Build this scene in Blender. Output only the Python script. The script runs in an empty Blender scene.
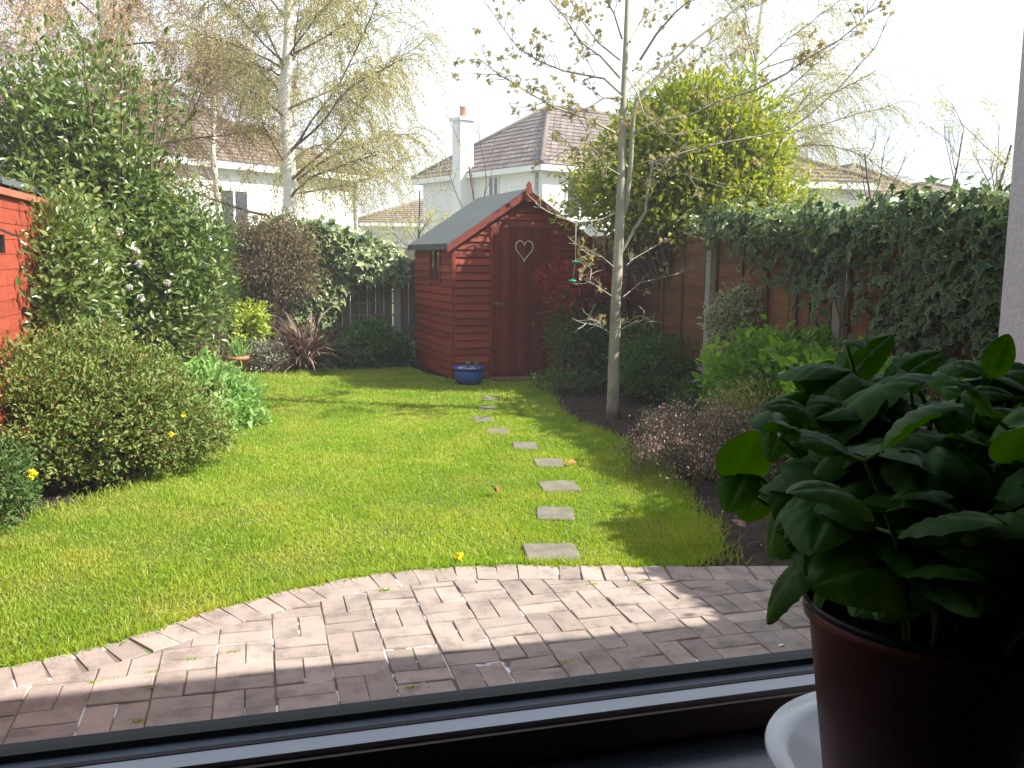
import bpy, math, random
import numpy as np
from mathutils import Vector, Matrix
PI=math.pi; R=math.radians
SC=bpy.context.scene; COL=SC.collection

# ---------------------------------------------------------------- camera solve (world: X along the house, Y into the garden)
FOC=920.0; CAM=np.array([0,0,1.5])
_y=np.array([(253-512)/FOC,(384-255)/FOC,-1]); _y/=np.linalg.norm(_y)
_b=(384-290)/FOC; _a=-(_y[1]*_b-_y[2])/_y[0]
_x=np.array([_a,_b,-1]); _x/=np.linalg.norm(_x)
ROT=np.array([_x,_y,np.cross(_x,_y)])
def ray(px,py): return ROT@np.array([(px-512)/FOC,(384-py)/FOC,-1.0])
def onz(px,py,z=0.0):
    d=ray(px,py); return CAM+(z-CAM[2])/d[2]*d
def onY(px,py,Y):
    d=ray(px,py); return CAM+Y/d[1]*d
def onX(px,py,X):
    d=ray(px,py); return CAM+X/d[0]*d

# ---------------------------------------------------------------- mesh builder
def unit(v):
    v=np.asarray(v,float); return v/np.maximum(np.linalg.norm(v,axis=-1,keepdims=True),1e-9)
class MB:
    def __init__(s): s.V=[];s.T=[];s.n=0;s.F=[];s.E=[]
    def add(s,V,F,mi=0,tint=0.5,smooth=False,edge=None):
        V=np.asarray(V,float).reshape(-1,3)
        if isinstance(F,np.ndarray): s.F.append((F+s.n,mi,smooth))
        else:
            by={}
            for f in F: by.setdefault(len(f),[]).append(f)
            for k,l in by.items(): s.F.append((np.array(l,int)+s.n,mi,smooth))
        s.V.append(V); s.T.append(np.broadcast_to(np.asarray(tint,float),(len(V),)).copy())
        s.E.append(np.zeros(len(V)) if edge is None else edge)
        s.n+=len(V)
    def box(s,c,d,M=None,mi=0,tint=0.5,taper=None):
        x,y,z=[v/2 for v in d]
        V=np.array([[-x,-y,-z],[x,-y,-z],[x,y,-z],[-x,y,-z],[-x,-y,z],[x,-y,z],[x,y,z],[-x,y,z]])
        if M is not None: V=V@np.array(M).T
        s.add(V+np.array(c),[(0,3,2,1),(4,5,6,7),(0,1,5,4),(1,2,6,5),(2,3,7,6),(3,0,4,7)],mi,tint)
    def bx(s,x0,x1,y0,y1,z0,z1,**k): s.box(((x0+x1)/2,(y0+y1)/2,(z0+z1)/2),(x1-x0,y1-y0,z1-z0),**k)
    def tube(s,P,rad,k=6,mi=0,tint=0.5,cap=True):
        P=np.asarray(P,float); n=len(P); rad=np.broadcast_to(np.asarray(rad,float),(n,))
        T=np.gradient(P,axis=0); T=unit(T)
        ref=np.array([0,0,1.0]) if abs(T[0][2])<0.9 else np.array([1.0,0,0])
        a=np.linspace(0,2*PI,k,endpoint=False); V=[]
        A=unit(np.cross(ref,T[0]))
        for i in range(n):
            A=unit(A-np.dot(A,T[i])*T[i]); B=np.cross(T[i],A)
            V.append(P[i]+rad[i]*(np.outer(np.cos(a),A)+np.outer(np.sin(a),B)))
        V=np.concatenate(V); F=[]
        i=np.arange(n-1)[:,None]*k; j=np.arange(k)[None,:]; j2=(j+1)%k
        Fq=np.stack([(i+j).ravel(),(i+j2).ravel(),(i+k+j2).ravel(),(i+k+j).ravel()],1)
        s.add(V,Fq,mi,tint,True)
        if cap and k>3:
            s.F.append((np.arange(k)[None,::-1]+s.n-len(V),mi,False)); s.F.append((np.arange(k)[None,:]+s.n-k,mi,False))
    def lathe(s,prof,c,k=32,mi=0,tint=0.5,squash=1):
        a=np.linspace(0,2*PI,k,endpoint=False); V=[]
        for r,z in prof: V.append(np.stack([r*np.cos(a)+c[0],r*np.sin(a)*squash+c[1],np.full(k,z+c[2])],1))
        V=np.concatenate(V); n=len(prof)
        i=np.arange(n-1)[:,None]*k; j=np.arange(k)[None,:]; j2=(j+1)%k
        s.add(V,np.stack([(i+j).ravel(),(i+j2).ravel(),(i+k+j2).ravel(),(i+k+j).ravel()],1),mi,tint,True)
    def leaves(s,P,D,N,L,W,tpl,mi=0,tint=0.5,smooth=False):
        TV,TF,TE=tpl; n=len(P)
        if n==0: return
        P=np.asarray(P,float); D=unit(D); S=unit(np.cross(D,N)); N=np.cross(S,D)
        L=np.broadcast_to(L,(n,))[:,None,None]; W=np.broadcast_to(W,(n,))[:,None,None]
        V=P[:,None,:]+TV[None,:,0:1]*L*D[:,None,:]+TV[None,:,1:2]*W*S[:,None,:]+TV[None,:,2:3]*L*N[:,None,:]
        k=len(TV); t=np.repeat(np.broadcast_to(tint,(n,)),k); e=np.tile(TE,n)
        off=(np.arange(n)*k)[:,None,None]
        first=True
        base=s.n
        s.V.append(V.reshape(-1,3)); s.T.append(t.astype(float)); s.E.append(e); s.n+=n*k
        by={}
        for f in TF: by.setdefault(len(f),[]).append(f)
        for kk,l in by.items():
            Fa=(np.array(l)[None]+off).reshape(-1,kk)+base; s.F.append((Fa,mi,smooth))
    def mesh(s,name,mats):
        me=bpy.data.meshes.new(name)
        V=np.concatenate(s.V); me.vertices.add(len(V)); me.vertices.foreach_set('co',V.ravel().astype(np.float32))
        li=np.concatenate([f.ravel() for f,_,_ in s.F]); tot=np.concatenate([np.full(len(f),f.shape[1]) for f,_,_ in s.F])
        st=np.concatenate([[0],np.cumsum(tot)[:-1]])
        me.loops.add(len(li)); me.loops.foreach_set('vertex_index',li.astype(np.int32))
        me.polygons.add(len(tot)); me.polygons.foreach_set('loop_start',st.astype(np.int32)); me.polygons.foreach_set('loop_total',tot.astype(np.int32))
        me.polygons.foreach_set('material_index',np.concatenate([np.full(len(f),m) for f,m,_ in s.F]).astype(np.int32))
        me.polygons.foreach_set('use_smooth',np.concatenate([np.full(len(f),sm) for f,_,sm in s.F]))
        a=me.attributes.new('tint','FLOAT','POINT'); a.data.foreach_set('value',np.concatenate(s.T).astype(np.float32))
        e=np.concatenate(s.E)
        if e.any():
            a=me.attributes.new('edge','FLOAT','POINT'); a.data.foreach_set('value',e.astype(np.float32))
        for m in (mats if isinstance(mats,(list,tuple)) else [mats]): me.materials.append(m)
        me.update(calc_edges=True); me.validate()
        return me
    def build(s,name,mats,parent=None,**tags):
        o=bpy.data.objects.new(name,s.mesh(name,mats)); COL.objects.link(o)
        if parent is not None:
            o.parent=parent; o.matrix_parent_inverse=Matrix.Translation(-parent.location) if parent.rotation_euler.z==0 else (Matrix.Translation(parent.location)@Matrix.Rotation(parent.rotation_euler.z,4,'Z')).inverted()
        tag(o,**tags); return o
def tag(o,label=None,cat=None,group=None,kind=None):
    if label: o['label']=label
    if cat: o['category']=cat
    if group: o['group']=group
    if kind: o['kind']=kind
    return o
def thing(name,label,cat,loc=(0,0,0),group=None):
    o=bpy.data.objects.new(name,None); COL.objects.link(o); o.location=Vector([float(v) for v in loc]); o.empty_display_size=.1
    return tag(o,label,cat,group)

# leaf templates: (verts [along, across, up], faces, edge)
def _t(v,f,e=None):
    v=np.array(v,float); return (v,f,np.zeros(len(v)) if e is None else np.array(e,float))
T_SIMPLE=_t([[0,0,0],[.5,-.5,.08],[1,0,-.06],[.5,.5,.08]],[(0,2,1),(0,3,2)])
T_LEAF=_t([[0,0,0],[.3,-.42,.1],[.7,-.38,.06],[1,0,-.12],[.7,.38,.06],[.3,.42,.1],[.5,0,0]],[(0,6,2,1),(6,3,2),(0,5,4,6),(6,4,3)])
_o=[[.04,0,0],[-.06,-.36,.04],[.22,-.30,.05],[.42,-.56,.0],[.58,-.22,.04],[1,0,-.14],[.58,.22,.04],[.42,.56,.0],[.22,.30,.05],[-.06,.36,.04]]
T_IVY=_t([[.38,0,-.02]]+_o,[(0,i,i+1) if i<10 else (0,10,1) for i in range(1,11)],[0]+[1]*10)
T_MAPLE=_t([[.3,0,0],[0,0,0],[.05,-.45,-.05],[.35,-.2,.05],[.6,-.6,-.1],[.62,-.18,.05],[1,0,-.15],[.62,.18,.05],[.6,.6,-.1],[.35,.2,.05],[.05,.45,-.05]],[(0,i,i+1) if i<10 else (0,10,1) for i in range(1,11)])
T_BLADE=_t([[0,-.5,0],[0,.5,0],[.55,-.4,.05],[.55,.4,.05],[1,0,.25]],[(0,1,3,2),(2,3,4)])
T_STRAP=_t([[0,-.4,0],[0,.4,0],[.3,-.5,.02],[.3,.5,.02],[.65,-.42,-.08],[.65,.42,-.08],[1,0,-.32]],[(0,1,3,2),(2,3,5,4),(4,5,6)])

# ---------------------------------------------------------------- materials
def nd(nt,t,**k):
    n=nt.nodes.new(t)
    for a,v in k.items(): setattr(n,a,v)
    return n
def mixc(nt,fac,a,b,mode='MIX'):
    m=nd(nt,'ShaderNodeMix',data_type='RGBA',blend_type=mode)
    for i,v in ((0,fac),(6,a),(7,b)):
        if isinstance(v,bpy.types.NodeSocket): nt.links.new(v,m.inputs[i])
        elif i==0: m.inputs[0].default_value=v
        else: m.inputs[i].default_value=(*v,1)
    return m.outputs[2]
def ramp(nt,src,lo,hi):
    m=nd(nt,'ShaderNodeMapRange'); nt.links.new(src,m.inputs[0]); m.inputs[1].default_value=lo; m.inputs[2].default_value=hi
    return m.outputs[0]
def noise(nt,co,scale,detail=4,rough=.6,vec=None):
    n=nd(nt,'ShaderNodeTexNoise'); n.inputs['Scale'].default_value=scale; n.inputs['Detail'].default_value=detail; n.inputs['Roughness'].default_value=rough
    if vec is not None:
        m=nd(nt,'ShaderNodeMapping'); m.inputs['Scale'].default_value=vec; nt.links.new(co,m.inputs[0]); co=m.outputs[0]
    nt.links.new(co,n.inputs['Vector']); return n.outputs['Fac']
def base(name):
    m=bpy.data.materials.new(name); m.use_nodes=True; nt=m.node_tree; p=nt.nodes['Principled BSDF']
    co=nd(nt,'ShaderNodeTexCoord').outputs['Object']; return m,nt,p,co
def setbump(nt,p,h,strength,dist):
    b=nd(nt,'ShaderNodeBump'); b.inputs['Strength'].default_value=strength; b.inputs['Distance'].default_value=dist
    nt.links.new(h,b.inputs['Height']); nt.links.new(b.outputs[0],p.inputs['Normal'])
def solid(name,c1,c2=None,scale=8,rough=.8,bump=0,bscale=None,tint=0,spec=.3,vec=None,lo=.3,hi=.7,dirt=None,dscale=2.5,dlo=.5,dhi=.75,metal=0):
    m,nt,p,co=base(name); c2=c2 or tuple(v*.8 for v in c1)
    col=mixc(nt,ramp(nt,noise(nt,co,scale,vec=vec),lo,hi),c1,c2)
    if dirt: col=mixc(nt,ramp(nt,noise(nt,co,dscale,6,.7),dlo,dhi),col,dirt)
    if tint:
        at=nd(nt,'ShaderNodeAttribute',attribute_name='tint').outputs['Fac']
        h=nd(nt,'ShaderNodeHueSaturation'); mr=nd(nt,'ShaderNodeMapRange'); nt.links.new(at,mr.inputs[0]); mr.inputs[3].default_value=1-tint; mr.inputs[4].default_value=1+tint
        nt.links.new(mr.outputs[0],h.inputs['Value']); nt.links.new(col,h.inputs['Color']); col=h.outputs[0]
    nt.links.new(col,p.inputs['Base Color']); p.inputs['Roughness'].default_value=rough; p.inputs['Specular IOR Level'].default_value=spec; p.inputs['Metallic'].default_value=metal
    if bump: setbump(nt,p,noise(nt,co,bscale or scale*3,6,.7,vec),.8,bump)
    return m
def leafmat(name,a,b,c=None,trans=.35,rough=.5,spec=.35,edge=None,patch=None):
    """a..b..c chosen leaf by leaf through the tint attribute; part of the light passes through"""
    m,nt,p,co=base(name)
    at=nd(nt,'ShaderNodeAttribute',attribute_name='tint').outputs['Fac']
    col=mixc(nt,ramp(nt,at,0,.6),a,b)
    if c: col=mixc(nt,ramp(nt,at,.6,1),col,c)
    if patch:
        col=mixc(nt,ramp(nt,noise(nt,co,patch[1],3),.45,.7),col,patch[0])
    if edge:
        ed=nd(nt,'ShaderNodeAttribute',attribute_name='edge').outputs['Fac']
        col=mixc(nt,ramp(nt,ed,edge[1],edge[1]+.06),col,edge[0])
    nt.links.new(col,p.inputs['Base Color']); p.inputs['Roughness'].default_value=rough; p.inputs['Specular IOR Level'].default_value=spec
    tr=nd(nt,'ShaderNodeBsdfTranslucent'); 
    h=nd(nt,'ShaderNodeHueSaturation'); h.inputs['Saturation'].default_value=1.15; h.inputs['Value'].default_value=1.5; h.inputs['Hue'].default_value=.49
    nt.links.new(col,h.inputs['Color']); nt.links.new(h.outputs[0],tr.inputs['Color'])
    mx=nd(nt,'ShaderNodeMixShader'); mx.inputs[0].default_value=trans
    nt.links.new(p.outputs[0],mx.inputs[1]); nt.links.new(tr.outputs[0],mx.inputs[2]); nt.links.new(mx.outputs[0],nt.nodes['Material Output'].inputs[0])
    return m
M={}
M['soil']=solid('soil',(.075,.05,.038),(.035,.023,.018),14,1,bump=.03,bscale=40)
M['ground']=solid('ground',(.10,.13,.04),(.07,.09,.03),2,1)
M['turf']=solid('turf',(.11,.14,.03),(.08,.10,.025),6,1,bump=.01,bscale=60)
M['grass']=leafmat('grass_blades',(.18,.31,.035),(.33,.45,.055),(.60,.54,.2),.45,.55,.25,patch=((.40,.44,.085),1.7))
M['chip']=solid('chip',(.28,.2,.14),(.12,.08,.06),40,1,tint=.5)
M['brick']=solid('paver',(.375,.305,.262),(.29,.235,.205),7,.92,bump=.006,bscale=110,tint=.2,dirt=(.15,.125,.11),dscale=7,dlo=.5,dhi=.8)
def jointmat():
    m,nt,p,co=base('paving_joint')
    w=ramp(nt,noise(nt,co,2.6,3,.6),.555,.58); g=ramp(nt,noise(nt,co,4.3,3,.6),.63,.66)
    c=mixc(nt,g,mixc(nt,w,(.15,.12,.10),(.80,.78,.75)),(.10,.17,.04)); nt.links.new(c,p.inputs['Base Color']); p.inputs['Roughness'].default_value=1
    return m
M['joint']=jointmat()
M['slab']=solid('slab',(.22,.195,.15),(.13,.12,.09),9,.9,bump=.006,bscale=40,dirt=(.13,.13,.09),dscale=6)
def woodmat(name,a,b,dirt=None,tint=.28,vec=(1,1,12)):
    return solid(name,a,b,5,.65,bump=.003,bscale=22,tint=tint,vec=vec,dirt=dirt,dscale=3,dlo=.55,dhi=.8)
M['shed']=woodmat('shed_red_stain',(.29,.050,.024),(.20,.036,.018),(.12,.034,.02))
M['door']=woodmat('shed_door_red',(.22,.034,.019),(.15,.025,.015),(.085,.027,.018),vec=(12,12,1))
M['fascia']=woodmat('shed_fascia',(.25,.055,.035),(.18,.036,.025))
M['felt']=solid('roof_felt',(.135,.15,.15),(.10,.115,.115),20,.95,bump=.004,bscale=120,dirt=(.14,.17,.15),dscale=2)
M['metal']=solid('galvanised',(.4,.4,.38),(.25,.24,.22),30,.4,metal=.8)
M['fence']=woodmat('fence_board',(.22,.105,.05),(.15,.07,.036),(.09,.085,.04),tint=.25)
M['batten']=woodmat('fence_batten',(.20,.11,.06),(.14,.08,.045),vec=(12,12,1))
M['concrete']=solid('concrete',(.42,.40,.37),(.31,.30,.28),10,.95,bump=.004,bscale=60,dirt=(.2,.2,.17),dscale=4)
M['redpaint']=woodmat('red_fence_paint',(.38,.075,.038),(.29,.055,.03),(.25,.06,.035),tint=.1)
M['redcap']=woodmat('red_fence_cap',(.52,.17,.10),(.40,.12,.07))
M['greyfence']=solid('weathered_board',(.22,.2,.17),(.13,.12,.1),8,.95,bump=.003,tint=.2,vec=(1,1,10))
M['trellis']=solid('trellis_wood',(.27,.24,.2),(.2,.17,.14),15,.9)
M['render']=solid('white_render',(.82,.81,.77),(.74,.73,.69),3,.9,bump=.003,bscale=80)
M['roughcast']=solid('roughcast',(.72,.72,.72),(.6,.6,.61),60,.95,bump=.018,bscale=75)
M['whitepaint']=solid('white_paint',(.8,.8,.78),(.75,.75,.72),6,.6)
def tilemat(name,a,b):
    return solid(name,a,b,3,.85,tint=.22,dirt=(.14,.12,.08),dscale=1.2,dlo=.5,dhi=.9)
M['tile']=tilemat('roof_tile',(.21,.165,.145),(.15,.12,.11)); M['tile2']=tilemat('roof_tile_brown',(.22,.165,.12),(.16,.12,.09)); M['slate']=tilemat('roof_slate',(.09,.1,.13),(.06,.07,.09))
M['glassdark']=solid('window_glass_dark',(.05,.06,.07),(.03,.035,.04),2,.08,spec=.8)
M['bark_birch']=solid('birch_bark',(.80,.77,.70),(.70,.66,.58),6,.8,bump=.004,vec=(1,1,3),dirt=(.10,.08,.065),dscale=6,dlo=.62,dhi=.68)
M['bark_twig']=solid('birch_twig',(.20,.14,.09),(.13,.09,.06),6,.9)
M['bark_tree']=solid('smooth_bark',(.38,.36,.27),(.26,.25,.19),9,.85,bump=.004,bscale=30,vec=(1,1,.5),dirt=(.17,.15,.11),dscale=5)
M['bark_dark']=solid('dark_bark',(.17,.13,.10),(.11,.085,.065),9,.9)
M['pvc']=solid('white_frame_plastic',(.60,.62,.68),(.55,.57,.62),5,.4,spec=.5)
M['pvcshade']=solid('shaded_frame_face',(.34,.25,.23),(.30,.22,.2),5,.4,spec=.4)  # brown stands in for white plastic in shade
M['rubber']=solid('rubber',(.022,.024,.027),(.016,.018,.02),20,.6)
M['greyframe']=solid('grey_frame',(.17,.20,.24),(.13,.15,.18),30,.4)
M['plaster']=solid('room_plaster',(.13,.12,.11),(.12,.11,.10),3,.9)
M['roomfloor']=solid('room_floor',(.07,.05,.04),(.06,.045,.035),3,.6)
def granite():
    m,nt,p,co=base('dark_granite')
    n=noise(nt,co,900,3,.6); c=mixc(nt,ramp(nt,n,.55,.75),(.014,.018,.026),(.09,.10,.125)); nt.links.new(c,p.inputs['Base Color']); p.inputs['Roughness'].default_value=.22
    return m
M['granite']=granite()
M['terracotta']=solid('terracotta_plastic',(.15,.043,.027),(.12,.034,.022),12,.5,spec=.4,bump=.0006,bscale=300)
M['clay']=solid('clay',(.45,.2,.12),(.36,.16,.10),12,.85)
M['ceramic']=solid('white_ceramic',(.78,.78,.78),(.76,.76,.76),4,.15,spec=.5)
M['blueglaze']=solid('blue_glaze',(.03,.10,.42),(.02,.07,.32),7,.18,spec=.6)
M['potsoil']=solid('compost',(.03,.02,.015),(.015,.01,.008),60,1,bump=.006,bscale=150)
M['green_plastic']=solid('green_plastic',(.01,.35,.16),(.01,.28,.12),5,.3)
M['string']=solid('string',(.5,.5,.48),None,5,.8)
M['whitewire']=solid('white_wicker',(.75,.73,.68),(.5,.48,.42),60,.8)
M['pink']=solid('petal_white',(.78,.76,.70),(.68,.62,.54),20,.7)
M['yellow']=solid('petal_yellow',(.9,.82,.03),(.85,.72,.02),20,.7)
M['redleaf']=solid('fallen_leaf',(.45,.10,.07),(.4,.15,.06),20,.8)
M['black']=solid('black_plastic',(.02,.02,.025),None,5,.4)
# foliage
G={}
G['camellia']=leafmat('camellia_leaf',(.055,.10,.022),(.135,.20,.045),(.30,.31,.10),.25,.3,.6)
G['bud']=leafmat('bud_shrub_leaf',(.08,.13,.025),(.17,.23,.05),(.27,.31,.09),.25,.5,.4)
G['budtip']=leafmat('red_bud',(.28,.10,.045),(.35,.15,.07),(.4,.24,.10),.2)
G['mound']=leafmat('pale_leaf',(.20,.34,.09),(.30,.46,.15),(.38,.52,.22),.4)
G['fine']=leafmat('fine_leaf',(.04,.085,.02),(.08,.14,.035),(.13,.2,.05),.25)
G['brown']=leafmat('brown_leaf',(.10,.075,.035),(.17,.13,.06),(.24,.19,.09),.25)
G['ivyl']=leafmat('ivy_pale',(.06,.11,.035),(.14,.19,.065),(.34,.36,.15),.25,.35,.5)
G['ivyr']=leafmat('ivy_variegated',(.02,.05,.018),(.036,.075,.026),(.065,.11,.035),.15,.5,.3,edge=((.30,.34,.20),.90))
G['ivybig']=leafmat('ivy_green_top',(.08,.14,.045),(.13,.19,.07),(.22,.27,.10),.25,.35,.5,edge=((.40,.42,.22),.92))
G['phormium']=leafmat('purple_strap_leaf',(.09,.05,.04),(.18,.11,.085),(.42,.33,.24),.2,.4)
G['silver']=leafmat('silver_leaf',(.30,.32,.22),(.42,.42,.33),(.52,.5,.42),.2,.8)
G['gold']=leafmat('golden_leaf',(.22,.34,.04),(.42,.50,.08),(.62,.62,.16),.35)
G['dark']=leafmat('dark_leaf',(.04,.10,.022),(.08,.17,.035),(.13,.25,.055),.25)
G['pieris']=leafmat('pieris_red_leaf',(.20,.03,.03),(.34,.06,.05),(.42,.14,.09),.3,.4)
G['mid']=leafmat('mid_green_leaf',(.05,.10,.025),(.09,.16,.04),(.15,.24,.06),.3)
G['hydrangea']=leafmat('bright_leaf',(.09,.20,.03),(.20,.38,.05),(.38,.58,.10),.45)
G['vari']=leafmat('cream_edged_leaf',(.05,.10,.03),(.10,.16,.06),(.2,.25,.1),.2,.35,.5,edge=((.6,.6,.38),.7))
G['heath']=leafmat('heather_leaf',(.10,.10,.06),(.16,.15,.09),(.22,.19,.13),.2)
G['heathf']=leafmat('heather_flower',(.42,.20,.20),(.56,.36,.34),(.7,.55,.5),.25)
G['yellowtip']=leafmat('yellow_tip_leaf',(.20,.22,.05),(.38,.36,.12),(.5,.45,.2),.3)
G['laurel']=leafmat('yellow_green_leaf',(.13,.20,.03),(.29,.34,.05),(.56,.48,.09),.35,.4,.45)
G['birch']=leafmat('birch_leaf',(.36,.36,.15),(.48,.47,.22),(.58,.54,.28),.5,.6)
G['birchb']=leafmat('birch_catkin',(.46,.33,.19),(.54,.42,.25),(.58,.50,.28),.4,.6)
G['maple']=leafmat('young_maple_leaf',(.22,.20,.09),(.33,.30,.13),(.42,.33,.17),.45,.5)
G['far']=leafmat('far_leaf',(.24,.26,.10),(.34,.34,.14),(.42,.36,.2),.4)
G['basil']=leafmat('basil_leaf',(.035,.12,.012),(.06,.18,.018),(.14,.31,.035),.36,.55,.25,patch=((.10,.22,.03),90))
G['basilstem']=leafmat('basil_stem',(.13,.24,.05),(.16,.28,.07),None,.25)

rs=np.random.RandomState
def rdir(rng,n): return unit(rng.normal(size=(n,3)))

# ---------------------------------------------------------------- shrubs
def crown(mb,c,r,ncl,nl,L,W,rng,tpl=T_LEAF,mi=0,shell=.8,sp=.16,up=.25,zmin=.02,tl=(0,1),lump=.18,hang=0,fillfrac=.15,tbias=0):
    c=np.array(c,float); r=np.array(r,float)
    d=rdir(rng,ncl*3); d=d[d[:,2]>-.75][:ncl]; ncl=len(d)
    lob=rdir(rng,7); amp=1+lump*np.max((d@lob.T)**3*rng.uniform(.3,1.2,7),axis=1)-lump*.4
    rad=np.where(rng.rand(ncl)<fillfrac,rng.uniform(.25,.8,ncl),shell+rng.uniform(-.16,.2,ncl))*amp
    cc=c+d*r*rad[:,None]
    ct=rng.rand(ncl)
    k=np.repeat(np.arange(ncl),rng.poisson(nl,ncl)); n=len(k)
    off=rng.normal(size=(n,3))*sp*np.mean(r)
    P=cc[k]+off
    out=unit((P-c)/r)
    D=unit(out*.7+rng.normal(size=(n,3))*.65+np.array([0,0,up-hang]))
    N=unit(out*.5+np.array([0,0,.8])+rng.normal(size=(n,3))*.5)
    ok=P[:,2]>zmin
    P,D,N,k=P[ok],D[ok],N[ok],k[ok]; n=len(P)
    t=np.clip(tl[0]+(tl[1]-tl[0])*(.45*ct[k]+.55*rng.rand(n)+tbias),0,1)
    s=rng.uniform(.65,1.2,n)
    mb.leaves(P,D,N,L*s,W*s,tpl,mi,t)
    return cc
def stems(mb,b,cc,rng,r0=.012,k=4,frac=1.0,mi=0,spread=.1):
    b=np.array(b,float)
    for p in cc[rng.rand(len(cc))<frac]:
        s=b+np.append(rng.uniform(-spread,spread,2),0); m=(s*.55+p*.45); m[:2]=s[:2]*.7+p[:2]*.3; m+=rng.normal(size=3)*.03
        mb.tube([s,m*.6+s*.4,m,p*.5+m*.5,p],np.array([1,.8,.6,.4,.2])*r0,k,mi,.5,False)
def shrub(name,label,cat,base_,c,r,mat,ncl,nl,L,W,seed,sfrac=.3,smat='bark_dark',r0=.012,parts=None,**k):
    rng=rs(seed); t=thing(name,label,cat,base_)
    f=MB(); cc=crown(f,c,r,ncl,nl,L,W,rng,**k); f.build('foliage',mat,t)
    s=MB(); stems(s,base_,cc,rng,r0,frac=sfrac); s.build('stem',M[smat],t)
    return t,cc,rng

# ---------------------------------------------------------------- trees
def grow(mb,rng,p,d,L,r,lvl,spec,tips,k=6,mi=0):
    sp=spec[lvl]; n=sp.get('seg',6); p=np.array(p,float); d=unit(d); pts=[p]; dirs=[d]
    for i in range(n):
        d=unit(d+rng.normal(size=3)*sp.get('jit',.12)+np.array([0,0,sp.get('g',0)])); p=p+d*L/n; pts.append(p); dirs.append(d)
    pts=np.array(pts); rad=np.linspace(r,r*sp.get('tap',.35),n+1)
    mb.tube(pts,rad,k if lvl<1 else (5 if lvl==1 else 3),mi if lvl<sp.get('lm',1) else mi,.5,False)
    if lvl==len(spec)-1:
        tips.append((pts,dirs)); return
    nc=sp['n']
    for j in range(nc):
        f=rng.uniform(sp.get('f0',.3),1.0); i=min(int(f*n),n-1); q=pts[i]+(pts[i+1]-pts[i])*(f*n-i)
        dd=dirs[i]; perp=unit(np.cross(dd,rdir(rng,1)[0])); a=sp['a']*rng.uniform(.7,1.25)
        nd_=dd*math.cos(a)+perp*math.sin(a)
        nx=spec[lvl+1]; grow(mb,rng,q,nd_,L*sp['lr']*rng.uniform(.6,1.15)*(1.15-.5*f),rad[i]*sp.get('rr',.55),lvl+1,spec,tips,k,mi)
def birch(label,base_,top,lean,tr,seed,limbs,matleaf,reach,strands,leafn,z0=1.0,lmat='bark_twig',group=None,traced=()):
    """white trunk, rising limbs traced or random, long hanging strands with tiny leaves"""
    rng=rs(seed); t=thing('birch_tree',label,'tree',base_,group)
    b=np.array(base_,float); H=top; n=10
    tp=np.array([b+np.array([lean[0]*(i/n)**1.3+.05*math.sin(i*1.9+seed),lean[1]*(i/n),H*i/n]) for i in range(n+1)])
    mb=MB(); mb.tube(tp,np.linspace(tr,tr*.25,n+1),10,0,.5); mb.build('trunk',M['bark_birch'],t)
    br=MB(); lf=MB(); P=[];D=[]
    for j in range(limbs+len(traced)):
        f=rng.uniform(z0/H,.97); i=min(int(f*n),n-1); q=tp[i]+(tp[i+1]-tp[i])*(f*n-i)
        az=2*PI*(j*.618+rng.uniform(-.08,.08)); el=rng.uniform(.35,.9); L=reach*rng.uniform(.6,1.1)*(1.25-.75*f)
        d=np.array([math.cos(az)*math.cos(el),math.sin(az)*math.cos(el),math.sin(el)])
        m=8; pts=[q]
        for s in range(m):
            d=unit(d+rng.normal(size=3)*.10+np.array([0,0,-.02])); pts.append(pts[-1]+d*L/m)
        pts=np.array(pts)
        if j>=limbs:
            pp,r0,dy=traced[j-limbs]; nn=len(pp); Q0=np.array([onY(a_[0],a_[1],b[1]+dy*i_/(nn-1)) for i_,a_ in enumerate(pp)]); u_=np.linspace(0,nn-1,m+1); pts=np.stack([np.interp(u_,np.arange(nn),Q0[:,c_]) for c_ in range(3)],1); L=np.linalg.norm(np.diff(pts,axis=0),axis=1).sum()
        br.tube(pts,np.linspace(max(tr*.19*(1.2-f),.010) if j<limbs else r0,.006,m+1),5,0,.5,False)
        for s in range(int(strands*L)):
            u=rng.uniform(.25,1); i2=min(int(u*m),m-1); q2=pts[i2]+(pts[i2+1]-pts[i2])*(u*m-i2)
            dd=unit(unit(pts[i2+1]-pts[i2])+rng.normal(size=3)*.7+np.array([0,0,.15])); l2=rng.uniform(.45,1.15)*(.4+.22*L); w=[q2]; k=6
            for e in range(k):
                dd=unit(dd+rng.normal(size=3)*.12+np.array([0,0,-.5*(e/k+.4)])); w.append(w[-1]+dd*l2/k*1.25)
            w=np.array(w); br.tube(w,np.linspace(.005,.0025,k+1),3,0,.5,False)
            nn=rng.poisson(leafn); uu=rng.uniform(.15,1,nn)*k; ii=np.minimum(uu.astype(int),k-1)
            P.append(w[ii]+(w[ii+1]-w[ii])*(uu-ii)[:,None]+rng.normal(size=(nn,3))*.035); D.append(np.tile(dd,(nn,1)))
    br.build('branch',M[lmat],t)
    P=np.concatenate(P); D=np.concatenate(D); n=len(P)
    D=unit(D*.5+rng.normal(size=(n,3))*.6+np.array([0,0,-.6])); s=rng.uniform(.7,1.3,n)
    lf.leaves(P,D,rdir(rng,n),.031*s,.022*s,T_SIMPLE,0,rng.rand(n)); lf.build('crown',matleaf,t)
    return t

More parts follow.
